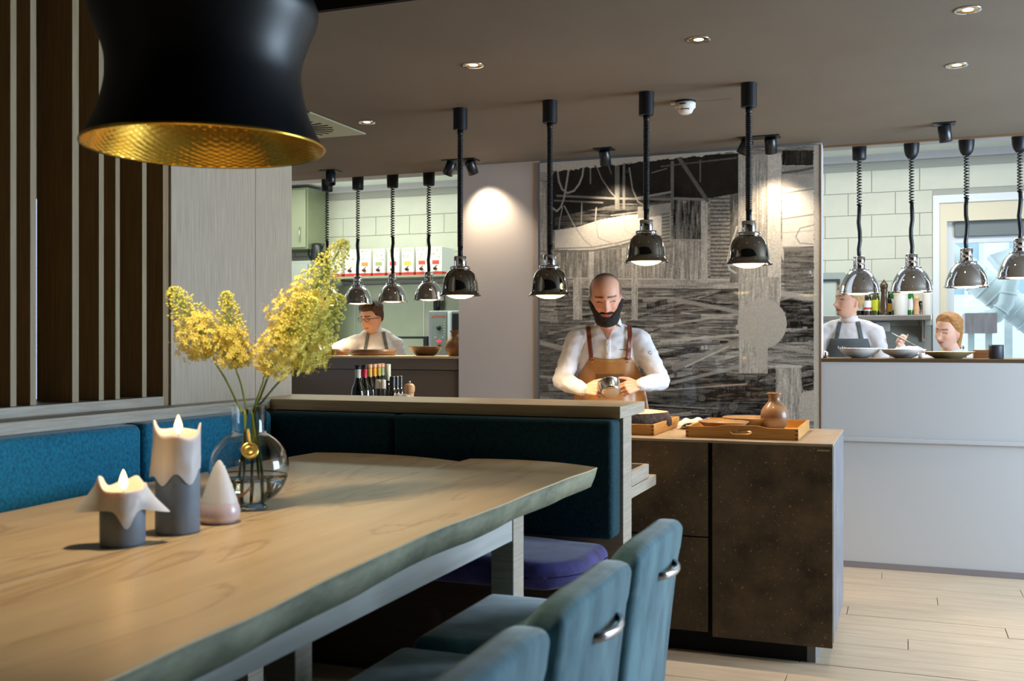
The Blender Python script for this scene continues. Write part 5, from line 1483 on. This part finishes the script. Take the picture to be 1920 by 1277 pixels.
def head_shell(mb, M, P, nu=72, nv=60):
    rows = []
    for i in range(1, nv):
        th = pi*i/nv
        rows.append([M @ headpt((sin(th)*sin(2*pi*k/nu), -sin(th)*cos(2*pi*k/nu), cos(th)), P) for k in range(nu)])
    o = len(mb.v); mb.grid(rows, closed=True)
    mb.v.append(M @ headpt((0, 0, 1), P)); t_ = len(mb.v)-1; mb.v.append(M @ headpt((0, 0, -1), P)); b_ = t_+1
    n = len(rows)
    for k in range(nu):
        mb.f.append((o+(k+1) % nu, o+k, t_)); mb.sm.append(True)
        mb.f.append((o+(n-1)*nu+k, o+(n-1)*nu+(k+1) % nu, b_)); mb.sm.append(True)
    for s in (-1, 1):       # ears
        for (dy, dz, ry, rz) in ((.010, .004, .014, .019), (.008, -.010, .012, .017), (.004, -.024, .008, .009)):
            mb.ball(M @ Vector((s*.0745, dy, dz-.012)), (.008, ry, rz), 2, M.to_3x3() @ Matrix.Rotation(s*.25, 3, 'Z'))
def head_patch(name, M, P, fn, m, parent, nu=110, nv=90, noise_a=0, nscale=60, seed=0):
    """hair or beard: fn(local point)-> thickness (<=0: none)"""
    rows = []; keep = []
    for i in range(0, nv+1):
        th = pi*min(max(i/nv, .004), .996); row = []; kr = []
        for k in range(nu):
            p = headpt((sin(th)*sin(2*pi*k/nu), -sin(th)*cos(2*pi*k/nu), cos(th)), P)
            t = fn(p)
            nrm = Vector((p.x/.074**2, p.y/.097**2, p.z/.121**2)).normalized()
            tt = max(t, -.004)
            if t > 0 and noise_a: tt += noise_a*noise.noise(Vector((p.x*nscale, p.y*nscale, p.z*nscale+seed)))*min(1, t/.004)
            row.append(M @ (p+nrm*tt)); kr.append(t > -.004)
        rows.append(row); keep.append(kr)
    mb = MB(); n = nu; mb.v = [p for r_ in rows for p in r_]
    for i in range(nv):
        for k in range(n):
            k2 = (k+1) % n
            if keep[i][k] or keep[i][k2] or keep[i+1][k] or keep[i+1][k2]:
                mb.f.append((i*n+k, i*n+k2, (i+1)*n+k2, (i+1)*n+k)); mb.sm.append(True)
    return mb.build(name, m, parent, world=False)
def sm(a, b, x): t = max(0, min(1, (x-a)/(b-a))); return t*t*(3-2*t)

def hand(mb, wrist, dirv, palmn, curl=(.7, 1.1, .7), spread=.35, thumb=1, sc=1.0, r=.0085, thumb_dir=None):
    """dirv: wrist->knuckles, palmn: direction the palm faces (fingers curl towards it)"""
    f = Vector(dirv).normalized(); n = Vector(palmn); n = (n-f*n.dot(f)).normalized(); s = f.cross(n)*thumb   # s: towards the thumb side
    w = Vector(wrist)
    pl_ = .085*sc
    for k in range(4):
        o = (1.5-k)*.0195*sc
        base = w+f*(pl_-(.004, 0, .002, .010)[k]*sc)+s*o
        limb(mb, [w+s*o*.55+f*.01, base], [.0135*sc, .0115*sc], .5, 1)
        L = ((.040, .024, .020), (.044, .028, .021), (.041, .026, .020), (.032, .020, .018))[k]
        a = 0; p = base; pts = [p]; d0 = (f+s*(1.5-k)*spread*.12).normalized()
        for j in range(3):
            a += curl[j]*(1+.06*k)
            d = d0*cos(a)+n*sin(a); p = p+d*L[j]*sc; pts.append(p)
        limb(mb, pts, [r*1.12*sc, r*1.02*sc, r*.94*sc, r*.80*sc], .5, 1)
    t0 = w+f*.022*sc+s*.020*sc
    td = (Vector(thumb_dir).normalized() if thumb_dir is not None else (f*.62+s*.55+n*.55).normalized())
    t1 = t0+td*.040*sc; t2 = t1+(td*.8+f*.25+n*.35).normalized()*.030*sc; t3 = t2+(td*.5+f*.45+n*.3).normalized()*.024*sc
    limb(mb, [w+f*.01, t0, t1, t2, t3], [.014*sc, .0145*sc, .0118*sc, .0100*sc, .0080*sc], .5, 1)

m_skin = mat('skin', (214, 160, 132), .5, attr='Col', sss=.08)
m_shirt = mat('white_chef_shirt', (226, 224, 226), .75, bump=.08, bscale=14)
def wrinkle(seed, amp=.0045):
    def f(c):
        return amp*(noise.noise(Vector((c.x*16, c.y*12, c.z*30+seed)))*.9+noise.noise(Vector((c.x*34+seed, c.y*26, c.z*50)))*.45)
    return f
def bvh_of(o):
    me = o.data
    return BVHTree.FromPolygons([v.co[:] for v in me.vertices], [p.vertices[:] for p in me.polygons])
def ribbon(bvh, name, pts, w, m, parent, off=.004, th=.004, n=40, back=False):
    """strip laid on the clothing; pts: (x,z) seen from the front"""
    P = []; cum = [0]
    for i in range(1, len(pts)): cum.append(cum[-1]+math.hypot(pts[i][0]-pts[i-1][0], pts[i][1]-pts[i-1][1]))
    last = None
    for i in range(n+1):
        s = cum[-1]*i/n
        x = float(np.interp(s, cum, [p[0] for p in pts])); z = float(np.interp(s, cum, [p[1] for p in pts]))
        x2 = float(np.interp(min(s+.01, cum[-1]), cum, [p[0] for p in pts])); z2 = float(np.interp(min(s+.01, cum[-1]), cum, [p[1] for p in pts]))
        x1 = float(np.interp(max(s-.01, 0), cum, [p[0] for p in pts])); z1 = float(np.interp(max(s-.01, 0), cum, [p[1] for p in pts]))
        t = Vector((x2-x1, z2-z1)); t.normalize(); nn = Vector((t.y, -t.x)); row = []
        for k in range(5):
            e = (k/4-.5)*w; xx = x+nn.x*e; zz_ = z+nn.y*e
            h = bvh.ray_cast(Vector((xx, 1 if back else -1, zz_)), Vector((0, -1 if back else 1, 0)))
            if h[0] is None: y = last if last is not None else 0
            else: y = h[0].y-(-off if back else off)
            if last is not None and abs(y-last) > .05: y = last
            row.append((xx, y, zz_))
        last = row[2][1]
        P.append(row)
    for _ in range(2):
        P = [P[0]]+[[(q[0], (P[i-1][k][1]+2*q[1]+P[i+1][k][1])/4, q[2]) for k, q in enumerate(P[i])] for i in range(1, len(P)-1)]+[P[-1]]
    return MB().sheet(P, (0, th if not back else -th, 0)).build(name, m, parent, world=False)
def panel(bvh, name, zs, xl, xr, m, parent, off=.007, th=.004, n=18, sag=None):
    """cloth panel draped on the body front between heights zs; xl(z), xr(z) edges"""
    P = []
    for i in range(31):
        z = zs[0]+(zs[1]-zs[0])*i/30; row = []
        for k in range(n+1):
            x = xl(z)+(xr(z)-xl(z))*k/n
            zz_ = z+(sag(x)*(1-i/30) if sag else 0)
            h = bvh.ray_cast(Vector((x, -1, zz_)), Vector((0, 1, 0)))
            row.append([x, (h[0].y-off) if h[0] is not None else None, zz_])
        good = [r_[1] for r_ in row if r_[1] is not None]
        for r_ in row:
            if r_[1] is None: r_[1] = max(good) if good else 0
        P.append(row)
    for _ in range(3):
        Q = [[c[1] for c in r_] for r_ in P]
        for i in range(len(P)):
            for k in range(n+1):
                nb = [Q[a][b] for a, b in ((i-1, k), (i+1, k), (i, k-1), (i, k+1)) if 0 <= a < len(P) and 0 <= b <= n]
                P[i][k][1] = min(Q[i][k], .5*Q[i][k]+.5*sum(nb)/len(nb))
    return MB().sheet([[tuple(c) for c in r_] for r_ in P], (0, th, 0)).build(name, m, parent, world=False)
def legs(t, m, mshoe, hipz=.95, dx=.10):
    mb = MB()
    limb(mb, [(0, .02, hipz+.04), (0, .02, hipz-.02)], [(.165, .115, .09), (.165, .115, .08)], .3)
    for s in (-1, 1): limb(mb, [(s*.085, .02, hipz-.06), (s*dx, .0, .50), (s*dx, .02, .09)], [.086, .062, .048], .4)
    remesh('trousers', mb, m, t, .014, 1)
    for s in (-1, 1):
        mb = MB(); limb(mb, [(s*dx, .05, .048), (s*dx, -.10, .038), (s*dx, -.16, .034)], [(.042, .042, .046), (.044, .05, .036), (.038, .04, .030)], .4)
        remesh('shoe', mb, mshoe, t, .008, 1)

# ---- the bearded chef
cp = W(1140, 643, t=5.93)
chef = thing('person', 'bald bearded man in white shirt and tan leather apron holding a small steel pan', 'person', (cp.x, cp.y, 0), radians(15.6))
PH = {'jaw': .12, 'cheek': 1.1}
Mh = Matrix.Translation((-.012, -.085, 1.640)) @ Matrix.Rotation(radians(17), 4, 'X') @ Matrix.Rotation(radians(-3), 4, 'Y') @ Matrix.Diagonal((1.19, 1.16, 1.13, 1))
Mi = Mh.inverted()
LW = Vector((-.135, -.285, 1.125)); RW = Vector((.175, -.270, 1.150))
mb = MB(); head_shell(mb, Mh, PH)
limb(mb, [(0, .01, 1.42), (0, -.012, 1.49), (-.008, -.045, 1.58)], [.072, .064, .060], .3)
limb(mb, [(0, .02, 1.15), (0, .02, 1.40)], [(.11, .08, .08), (.13, .075, .07)], .4)
for s, el, wr in ((-1, Vector((-.262, -.07, 1.165)), LW), (1, Vector((.292, -.07, 1.165)), RW)):
    limb(mb, [(s*.12, .02, 1.40), (s*.175, .0, 1.40), el, wr], [.045, .045, .036, .026], .4)
hand(mb, LW, (.86, -.30, .02), (.35, .95, -.35), curl=(.75, .95, .7), thumb=1, sc=1.0, thumb_dir=(.8, -.1, .52))
hand(mb, RW, (-.86, -.30, -.18), (-.35, .90, -.35), curl=(.75, 1.0, .75), thumb=-1, sc=1.0, thumb_dir=(-.85, -.1, .42))
def skincol(c, Mi=Mi, stub=True):
    p = Mi @ c
    base = (222, 166, 138)
    if p.length > .2: return (224, 168, 140)
    r = base
    if p.y < 0:
        g = exp(-((abs(p.x)-.043)/.02)**2-((p.z+.035)/.022)**2)
        r = tuple(a+(b-a)*.35*g for a, b in zip(r, (214, 118, 96)))
        g = exp(-(p.x/.014)**2-((p.z+.04)/.015)**2); r = tuple(a+(b-a)*.25*g for a, b in zip(r, (214, 120, 96)))
        if abs(p.z+.0725) < .0085 and abs(p.x) < .022: r = (176, 92, 84)
        if abs(abs(p.x)-.030) < .021 and abs(p.z-(.0235+.05*(.012-abs(abs(p.x)-.022))*.6)) < .0040: r = (84, 56, 44)
        if abs(abs(p.x)-.031) < .014 and abs(p.z+.001+abs(abs(p.x)-.031)*.25) < .0026: r = (84, 52, 42)
    # close-cropped sides
    hs = sm(-.035, .0, p.y)*sm(.0, .03, p.z+.02)+sm(.085, .118, p.z)*.55*sm(-.06, .0, p.y)
    hs = max(hs, sm(.060, .070, abs(p.x))*sm(-.01, .03, p.z)*sm(-.075, -.045, p.y))
    hs = min(1, hs)*.72
    return tuple(a+(b-a)*hs for a, b in zip(r, (70, 56, 50)))
remesh('body', mb, m_skin, chef, .0042, 1, colfn=skincol)
def beard(p):
    if p.y > .035: return -.01
    ax_ = abs(p.x)
    line = float(np.interp(ax_, [0, .018, .027, .038, .050, .060, .072], [-.081, -.078, -.064, -.053, -.038, -.018, -.004]))
    t = -.007+.0150*sm(-.004, .012, line-p.z)
    t += .024*sm(-.072, -.108, p.z)*sm(.08, .02, ax_)*(p.y < .01)
    mo = exp(-((ax_-.015)/.019)**2-((p.z+.0585+.12*max(0, ax_-.012))/.0078)**2); t = max(t, -.006+.0165*mo)
    t -= .03*exp(-(p.x/.017)**2-((p.z+.0735)/.0048)**2)
    return t if t < 0 else t*sm(.038, .005, p.y)
head_patch('beard', Mh, PH, beard, mat('black_beard_hair', (34, 26, 22), .8, col2=(20, 15, 13), scale=60, bump=.6), chef, noise_a=.003, nscale=120)
mb = MB()
limb(mb, [(0, .02, .96), (0, .02, 1.12), (0, .015, 1.30), (0, .015, 1.40)], [(.172, .122, .08), (.160, .115, .08), (.190, .125, .08), (.165, .100, .062)], .25)
limb(mb, [(-.10, .01, 1.425), (0, .0, 1.455), (.10, .01, 1.425)], [.055, .068, .055], .3)
for s, el, wr in ((-1, Vector((-.262, -.07, 1.165)), LW), (1, Vector((.292, -.07, 1.165)), RW)):
    limb(mb, [(s*.11, .015, 1.415), (s*.178, .005, 1.395), Vector((s*.178, .005, 1.395)).lerp(el, .5), el, el.lerp(wr, .5), wr.lerp(el, .04)], [.060, .070, .062, .056, .050, .038], .3)
sh = remesh('shirt', mb, m_shirt, chef, .008, 2, disp=wrinkle(3, .006))
bv = bvh_of(sh)
mb = MB(); limb(mb, [(0, .02, .55), (0, .02, .96), (0, .02, 1.12), (0, .015, 1.30), (0, .015, 1.40)], [(.20, .13, .08), (.172, .122, .08), (.162, .117, .08), (.192, .127, .08), (.167, .102, .064)], .25)
tmp = remesh('tmp', mb, m_shirt, chef, .012, 2); bt = bvh_of(tmp); bpy.data.objects.remove(tmp)
# collar: two leaves with an open V
for s in (-1, 1):
    P = []
    for i in range(9):
        a = i/8; ang = radians(178-150*a) if s < 0 else radians(2+150*a)
        ang = radians(90)+s*radians(-90-0+0)*0+s*radians(-(8+150*a))+0
        cx_ = sin(radians(168)*a)*s; 
        R_ = .074; th = radians(180)*(1-a)*1.0
        x = s*R_*sin(th*.98+.06*1)*(1.0); y = .0+R_*cos(th)*(-1)*-1*-1*-1*.86
        z = 1.475+.045*(1-a)-.0
        row = []
        for k in range(4):
            f = k/3; flare = .010*(1-f)*0+.014*f
            row.append((x*(1+.12*f)+s*.0, (y*(1+.12*f))-.012-.016*a*f, z+.032*(1-a*.5)-f*(.040+.030*a)-(.05*a**2)))
        P.append(row)
    MB().sheet(P, (0, .003, 0)).build('collar', m_shirt, chef, world=False)
# skin-coloured neck opening and placket
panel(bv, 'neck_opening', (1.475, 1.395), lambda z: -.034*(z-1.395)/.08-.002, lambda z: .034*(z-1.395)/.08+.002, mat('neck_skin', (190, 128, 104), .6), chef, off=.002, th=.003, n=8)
ribbon(bv, 'placket', [(0, 1.40), (.0, 1.24)], .030, m_shirt, chef, off=.005, th=.004)
for z in (1.37, 1.32, 1.27):
    h = bv.ray_cast(Vector((0, -1, z)), Vector((0, 1, 0)))
    if h[0]: MB().ball((0, h[0].y-.008, z), (.005, .002, .005), 1).build('button', m_wplast, chef, world=False)
ribbon(bv, 'name_embroidery', [(.066, 1.343), (.108, 1.341)], .0045, mat('grey_thread', (110, 108, 112), .7), chef, off=.004, th=.001, n=10)
# leather apron
m_leather = mat('tan_leather', (172, 122, 66), .42, col2=(148, 100, 50), scale=7, detail=8, coat=.1, bump=.04, bscale=50)
m_strap = mat('red_brown_leather', (124, 62, 36), .42, col2=(100, 46, 28), scale=9)
m_pocket = mat('dark_pocket_leather', (116, 82, 48), .5, col2=(98, 66, 38), scale=7)
def half(z): return float(np.interp(z, [.60, .96, 1.10, 1.18, 1.26, 1.305], [.235, .215, .190, .170, .128, .104]))
panel(bt, 'apron', (1.305, .62), lambda z: .004-half(z), lambda z: .020+half(z), m_leather, chef, off=.012, th=.005, n=26, sag=lambda x: -.016*(1-((x-.012)/.11)**2))
panel(bt, 'apron_pocket', (1.205, 1.10), lambda z: -.070, lambda z: .090, m_pocket, chef, off=.017, th=.004, n=12)
for s, pts in ((-1, [(-.092, 1.283), (-.098, 1.33), (-.108, 1.42), (-.114, 1.475)]), (1, [(.112, 1.283), (.116, 1.33), (.124, 1.42), (.122, 1.478)])):
    st = ribbon(bv, 'apron_strap', pts, .026, m_strap, chef, off=.018, th=.004)
    for z in (1.290, 1.272):
        h = bv.ray_cast(Vector((pts[0][0], -1, z)), Vector((0, 1, 0)))
        MB().ball((pts[0][0], h[0].y-.022, z), (.005, .003, .005), 1).build('rivet', mat('copper_rivet', (190, 120, 80), .3, .9), st, world=False)
    ribbon(bv, 'apron_strap', [(pts[-1][0], 1.47), (pts[-1][0]*.8, 1.35), (0, 1.15)], .026, m_strap, chef, off=.008, th=.004, back=True)
# sleeve emblem
h = bv.ray_cast(Vector((.233, -1, 1.325)), Vector((0, 1, 0)))
if h[0]:
    for k, (dx, dz, r_) in enumerate(((0, 0, .009), (.008, -.010, .006), (.001, -.020, .005))):
        MB().tube([(.236+dx+r_*cos(a), h[0].y-.003, 1.325+dz+r_*sin(a)) for a in np.linspace(.6, 5.2, 9)], .0014, 5).build('sleeve_emblem', mat('grey_thread', (0, 0, 0)), chef, world=False)
legs(chef, mat('dark_trousers', (34, 36, 42), .8), m_blackp)
# the pan
pan = thing('steel_pan', 'small polished steel saucepan tilted in the hands of the bearded chef', 'pan', (0, 0, 0))
Mc = Matrix.Translation((cp.x, cp.y, 0)) @ Matrix.Rotation(radians(15.6), 4, 'Z')
pan.matrix_world = Mc @ Matrix.Translation((.016, -.365, 1.108)) @ (Vector((-.20, .62, .72)).to_track_quat('Z', 'X').to_matrix().to_4x4())
MB().lathe([(0, 0), (.044, 0), (.050, .004), (.054, .012), (.060, .062), (.064, .065), (.0635, .067), (.058, .064), (.052, .014), (0, .008)], (0, 0, 0), 48).build('bowl', mat('polished_steel', (206, 204, 200), .16, 1), pan, world=False)
MB().lathe([(0, -.0012), (.041, -.0012), (.043, -.0002)], (0, 0, 0), 40).build('base_disc', mat('brushed_base', (220, 196, 160), .45, .7), pan, world=False)

# ---- kitchen staff
m_apr = mat('slate_apron_cloth', (92, 100, 104), .8)
def cook(label, loc, rotz, head, P, cfn, hairfn, hairm, arms, sho=(.17, 1.43), neck=None, straps=True, bib=True, sc=1, shirt='shirt', hair_noise=.004, lean=(0, 0), bd=.175):
    t = thing('person', label, 'person', loc, rotz)
    Mh = head; hc = Mh.translation
    mb = MB(); head_shell(mb, Mh, P, 60, 50)
    lx, ly = lean
    limb(mb, [(lx, ly+.02, sho[1]), (lx*1.0+(hc.x-lx)*.3, ly+(hc.y-ly)*.3, sho[1]+.05), (hc.x-.0, hc.y+.02, hc.z-.08)], [.066, .054, .052], .3)
    limb(mb, [(0, .02, 1.0), (lx, ly+.02, sho[1]-.04)], [(.11, .08, .08), (.12, .07, .06)], .4)
    for (pts, rs, hd) in arms:
        limb(mb, pts, rs, .4)
        if hd: hand(mb, **hd)
    Mi = Mh.inverted()
    remesh('body', mb, m_skin, t, .006, 1, colfn=lambda c: cfn(Mi @ c))
    mb = MB()
    limb(mb, [(0, .02, .94), (lx*.4, .02+ly*.4, 1.12), (lx*.9, .015+ly*.9, sho[1]-.12), (lx, .015+ly, sho[1]-.03)], [(.165, .120, .08), (.155, .112, .08), (.178, .118, .08), (.150, .092, .06)], .25)
    limb(mb, [(lx-.09, ly+.01, sho[1]-.005), (lx, ly, sho[1]+.022), (lx+.09, ly+.01, sho[1]-.005)], [.052, .062, .052], .3)
    for (pts, rs, hd) in arms:
        q = [Vector(p) for p in pts]; cutf = hd.get('sleeve', 1) if False else 1
        e = len(q) if not (hd and hd.get('short')) else len(q)
        limb(mb, q[:-1]+[q[-2].lerp(q[-1], .90)], [r_+.022 for r_ in rs[:-1]]+[rs[-1]+.014], .3)
    s_ = remesh('shirt', mb, m_shirt, t, .011, 2, disp=wrinkle(loc[0]*7, .007))
    b = bvh_of(s_)
    mb = MB(); limb(mb, [(0, .02, .55), (0, .02, .94), (lx*.4, .02+ly*.4, 1.12), (lx*.9, .015+ly*.9, sho[1]-.12), (lx, .015+ly, sho[1]-.03)], [(.19, .13, .08), (.165, .120, .08), (.157, .114, .08), (.180, .120, .08), (.152, .094, .062)], .25)
    tmp = remesh('tmp', mb, m_shirt, t, .016, 2); bt = bvh_of(tmp); bpy.data.objects.remove(tmp)
    mb = MB().lathe([(.058, -.02), (.060, .018), (.056, .020), (.053, -.02)], (lx+(hc.x-lx)*.35, ly+(hc.y-ly)*.35+.002, sho[1]+.055), 28).build('collar', m_shirt, t, world=False)
    if straps:
        for s in (-1, 1): ribbon(b, 'apron_strap', [(lx+s*.060, sho[1]+.035), (lx+s*.078, sho[1]-.06), (lx+s*.098, sho[1]-.16), (lx*.7+s*.10, sho[1]-bd-.015)], .026, m_apr, t, off=.007, th=.004)
    if bib:
        panel(bt, 'apron', (sho[1]-bd, .66), lambda z: lx*.6-.125-.08*min(1, (sho[1]-bd-z)/.25), lambda z: lx*.6+.125+.08*min(1, (sho[1]-bd-z)/.25), m_apr, t, off=.010)
    if hairfn: head_patch('hair', Mh, P, hairfn, hairm, t, 90, 70, noise_a=hair_noise, nscale=70)
    legs(t, mat('dark_trousers', (0, 0, 0)), m_blackp)
    return t, b, Mh
def facecol(base, brow, lip=(190, 100, 90), eyes=True, smile=0):
    def f(p):
        if p.length > .2: return base
        r = base
        if p.y < 0:
            g = exp(-((abs(p.x)-.043)/.02)**2-((p.z+.035)/.022)**2); r = tuple(a+(b-a)*.35*g for a, b in zip(r, (220, 128, 106)))
            if abs(p.z+.073-smile*abs(p.x)*.35) < .006 and abs(p.x) < .024: r = lip
            if abs(abs(p.x)-.030) < .019 and abs(p.z-.024) < .0042: r = brow
            if eyes and abs(abs(p.x)-.031) < .012 and abs(p.z) < .0035: r = (74, 54, 46)
        if abs(p.x) > .072 and p.z < .02: r = tuple(a+(b-a)*.3 for a, b in zip(r, (216, 120, 100)))
        return r
    return f
def yaw_to(loc):           # rotation that makes local -y face the camera
    return atan2(-loc.x, loc.y)
def short_hair(top, front=.072, side=.010):
    def f(p):
        # hairline
        line = .070 if p.y < -.045 else (.02 if p.y < -.01 else -.055)
        line = float(np.interp(p.y, [-.10, -.055, -.035, .0, .03, .09], [.066, .060, .020, .012, -.035, -.06]))
        d = (p.z-line)
        if p.y < -.03 and abs(p.x) < .05: d = p.z-(front+.10*abs(p.x)*.3)
        t = min(d*.5, side+(top-side)*sm(.03, .10, p.z))
        return t
    return f
# man with glasses, left hatch
lp = W(705, 643, t=8.45); yl = yaw_to(lp)
H1 = Matrix.Translation((-.035, -.09, 1.583)) @ Matrix.Rotation(radians(-38), 4, 'Z') @ Matrix.Rotation(radians(10), 4, 'X') @ Matrix.Scale(1.04, 4)
LWr = Vector((-.46, -.30, 1.325)); 
arms = [([(-.10, -.03, 1.40), (-.16, -.05, 1.385), (-.32, -.16, 1.33), LWr], [.04, .042, .033, .024], dict(wrist=LWr, dirv=(-.9, -.25, .05), palmn=(.1, -.1, -1), curl=(.5, .7, .5), thumb=-1, sc=.95, r=.0095)),
        ([(.10, -.01, 1.40), (.165, .0, 1.37), (.235, .03, 1.16), (.16, -.12, 1.20)], [.04, .042, .033, .024], dict(wrist=(.16, -.12, 1.20), dirv=(-.8, -.3, .1), palmn=(0, 0, -1), thumb=1, sc=.95, r=.0095))]
m_brown_hair = mat('brown_hair', (86, 62, 40), .6, col2=(60, 42, 28), scale=40, stretch=(1, 4, 1), bump=.3)
t1, b1, Mh1 = cook('dark haired man with glasses in white shirt reaching left behind the counter', (lp.x, lp.y, 0), yl, H1, {'cheek': 1.3, 'jaw': .24},
     facecol((244, 192, 164), (96, 66, 44), smile=1), short_hair(.030, .062), m_brown_hair, arms, sho=(.17, 1.435), lean=(.0, -.03), bib=True)
m_gl = mat('dark_glasses_frame', (52, 44, 40), .4)
g = bpy.data.objects.new('glasses', None); COL.objects.link(g); bpy.data.objects.remove(g)
G = MB()
for s in (-1, 1):
    c = Vector((s*.033, -.104, .000))
    G.tube([Mh1 @ (c+Vector((.022*cos(a), .006*abs(cos(a))*(1 if cos(a)*s > 0 else -.2), .015*sin(a)))) for a in np.linspace(0, 2*pi, 21)], .0022, 6, caps=False)
    G.tube([Mh1 @ Vector((s*.055, -.098, .006)), Mh1 @ Vector((s*.076, -.06, .006)), Mh1 @ Vector((s*.079, .0, .0)), Mh1 @ Vector((s*.078, .012, -.008))], .0025, 6)
G.tube([Mh1 @ Vector((-.011, -.108, .003)), Mh1 @ Vector((.011, -.108, .003))], .002, 6)
G.build('glasses', m_gl, t1, world=False)
# blond chef, right hatch
rp_ = W(1592, 643, t=7.30); yr = yaw_to(rp_)
H2 = Matrix.Translation((-.002, -.05, 1.672)) @ Matrix.Rotation(radians(-52), 4, 'Z') @ Matrix.Rotation(radians(-8), 4, 'X') @ Matrix.Scale(1.02, 4)
arms = [([(-.10, .0, 1.48), (-.175, .0, 1.45), (-.23, -.02, 1.17), (-.15, -.22, 1.20)], [.04, .042, .033, .024], dict(wrist=(-.15, -.22, 1.20), dirv=(.6, -.6, 0), palmn=(0, .2, -1), thumb=1, sc=.95, r=.0095)),
        ([(.10, .0, 1.48), (.175, .0, 1.445), (.235, -.02, 1.17), (.16, -.20, 1.19)], [.042, .045, .035, .025], dict(wrist=(.16, -.20, 1.19), dirv=(-.6, -.6, 0), palmn=(0, .2, -1), thumb=-1, sc=.95, r=.0095))]
m_blond = mat('blond_hair', (206, 170, 116), .6, col2=(172, 134, 84), scale=40, stretch=(1, 4, 1), bump=.3)
t2, b2_, Mh2 = cook('blond man in white shirt and slate apron looking up left, behind the right hatch', (rp_.x, rp_.y, 0), yr, H2, {'nose': 1.1},
     facecol((240, 188, 162), (176, 128, 88)), short_hair(.032, .066, .008), m_blond, arms, sho=(.175, 1.495), lean=(.0, 0), bd=.085)
h = b2_.ray_cast(Vector((-.05, -1, 1.35)), Vector((0, 1, 0)))
if h[0]:
    for k in range(5):
        MB().box(-.075+k*.014, -.067+k*.014, h[0].y-.018, h[0].y-.0165, 1.340, 1.358-(.006 if k % 2 else 0)).build('apron_print', mat('white_print', (206, 210, 208), .6), t2, world=False)
# woman, right hatch
wp_ = W(1790, 643, t=7.25); yw = yaw_to(wp_)
H3 = Matrix.Translation((-.040, -.13, 1.458)) @ Matrix.Rotation(radians(9), 4, 'Y') @ Matrix.Rotation(radians(-34), 4, 'Z') @ Matrix.Rotation(radians(10), 4, 'X') @ Matrix.Scale(.99, 4)
HW = Vector((-.335, -.22, 1.350))
arms = [([(-.09, -.06, 1.26), (-.14, -.08, 1.25), (-.22, -.12, 1.245), (-.38, -.15, 1.285)], [.036, .036, .030, .022], None),
        ([(-.38, -.15, 1.285), HW], [.024, .021], dict(wrist=HW, dirv=(-.25, -.35, .55), palmn=(.8, -.5, -.1), curl=(.9, 1.0, .6), thumb=1, sc=.85, r=.0095)),
        ([(.09, -.04, 1.26), (.14, -.05, 1.23), (.12, -.15, 1.12), (-.04, -.30, 1.275)], [.036, .036, .028, .020], dict(wrist=(-.04, -.30, 1.275), dirv=(-.75, -.5, .12), palmn=(.0, .1, -1), curl=(.3, .4, .3), thumb=1, sc=.8, r=.0095))]
m_ginger = mat('ginger_blond_hair', (204, 150, 88), .55, col2=(160, 108, 58), scale=36, stretch=(1, 1, 4), bump=.35)
def whair(p):
    line = float(np.interp(p.y, [-.10, -.06, -.04, -.02, .0, .03, .09], [.084, .074, .040, .016, .006, -.05, -.075]))
    d = p.z-line-.10*max(0, .03-abs(p.x))*(p.y < -.05)*-0.3
    return min(d*.40, .009+.010*sm(.02, .09, p.z))
t3, b3, Mh3 = cook('woman with ginger blond tied hair in white shirt holding a spoon over a bowl', (wp_.x, wp_.y, 0), yw, H3, {'jaw': .32, 'nose': .85, 'cheek': 1.1},
     facecol((246, 198, 172), (160, 108, 70), (200, 104, 96), smile=1), whair, m_ginger, arms, sho=(.15, 1.265), lean=(.0, -.06), hair_noise=.003)
pt = [Mh3 @ Vector(q) for q in ((.0, .105, .02), (.0, .125, -.01), (.005, .115, -.06), (.012, .10, -.12), (.01, .09, -.17))]
MB().tube(pt, [.020, .026, .024, .018, .006], 14).build('ponytail', m_ginger, t3, world=False)
# spoon
spn = thing('spoon', 'slim steel spoon in the woman hand above the white bowl', 'spoon', (0, 0, 0))
a_ = W(1672, 625, t=6.98); c_ = W(1716, 648, t=6.86)
MB().tube([a_, a_.lerp(c_, .5), c_], [.0028, .0028, .0022], 6, flat=(1.6, .7)).ball(c_+(c_-a_).normalized()*.014, (.016, .010, .004), 2).build('spoon_metal', m_metal, spn)
# mound on the bowl
tag(MB().ball((X7(1705, 6.92), 6.92, PT+.050), (.085, .06, .026), 3).build('whipped_foam', mat('white_foam', (232, 228, 222), .8, bump=.6, bscale=30)), 'mound of white foam in the bowl under the spoon', 'food')
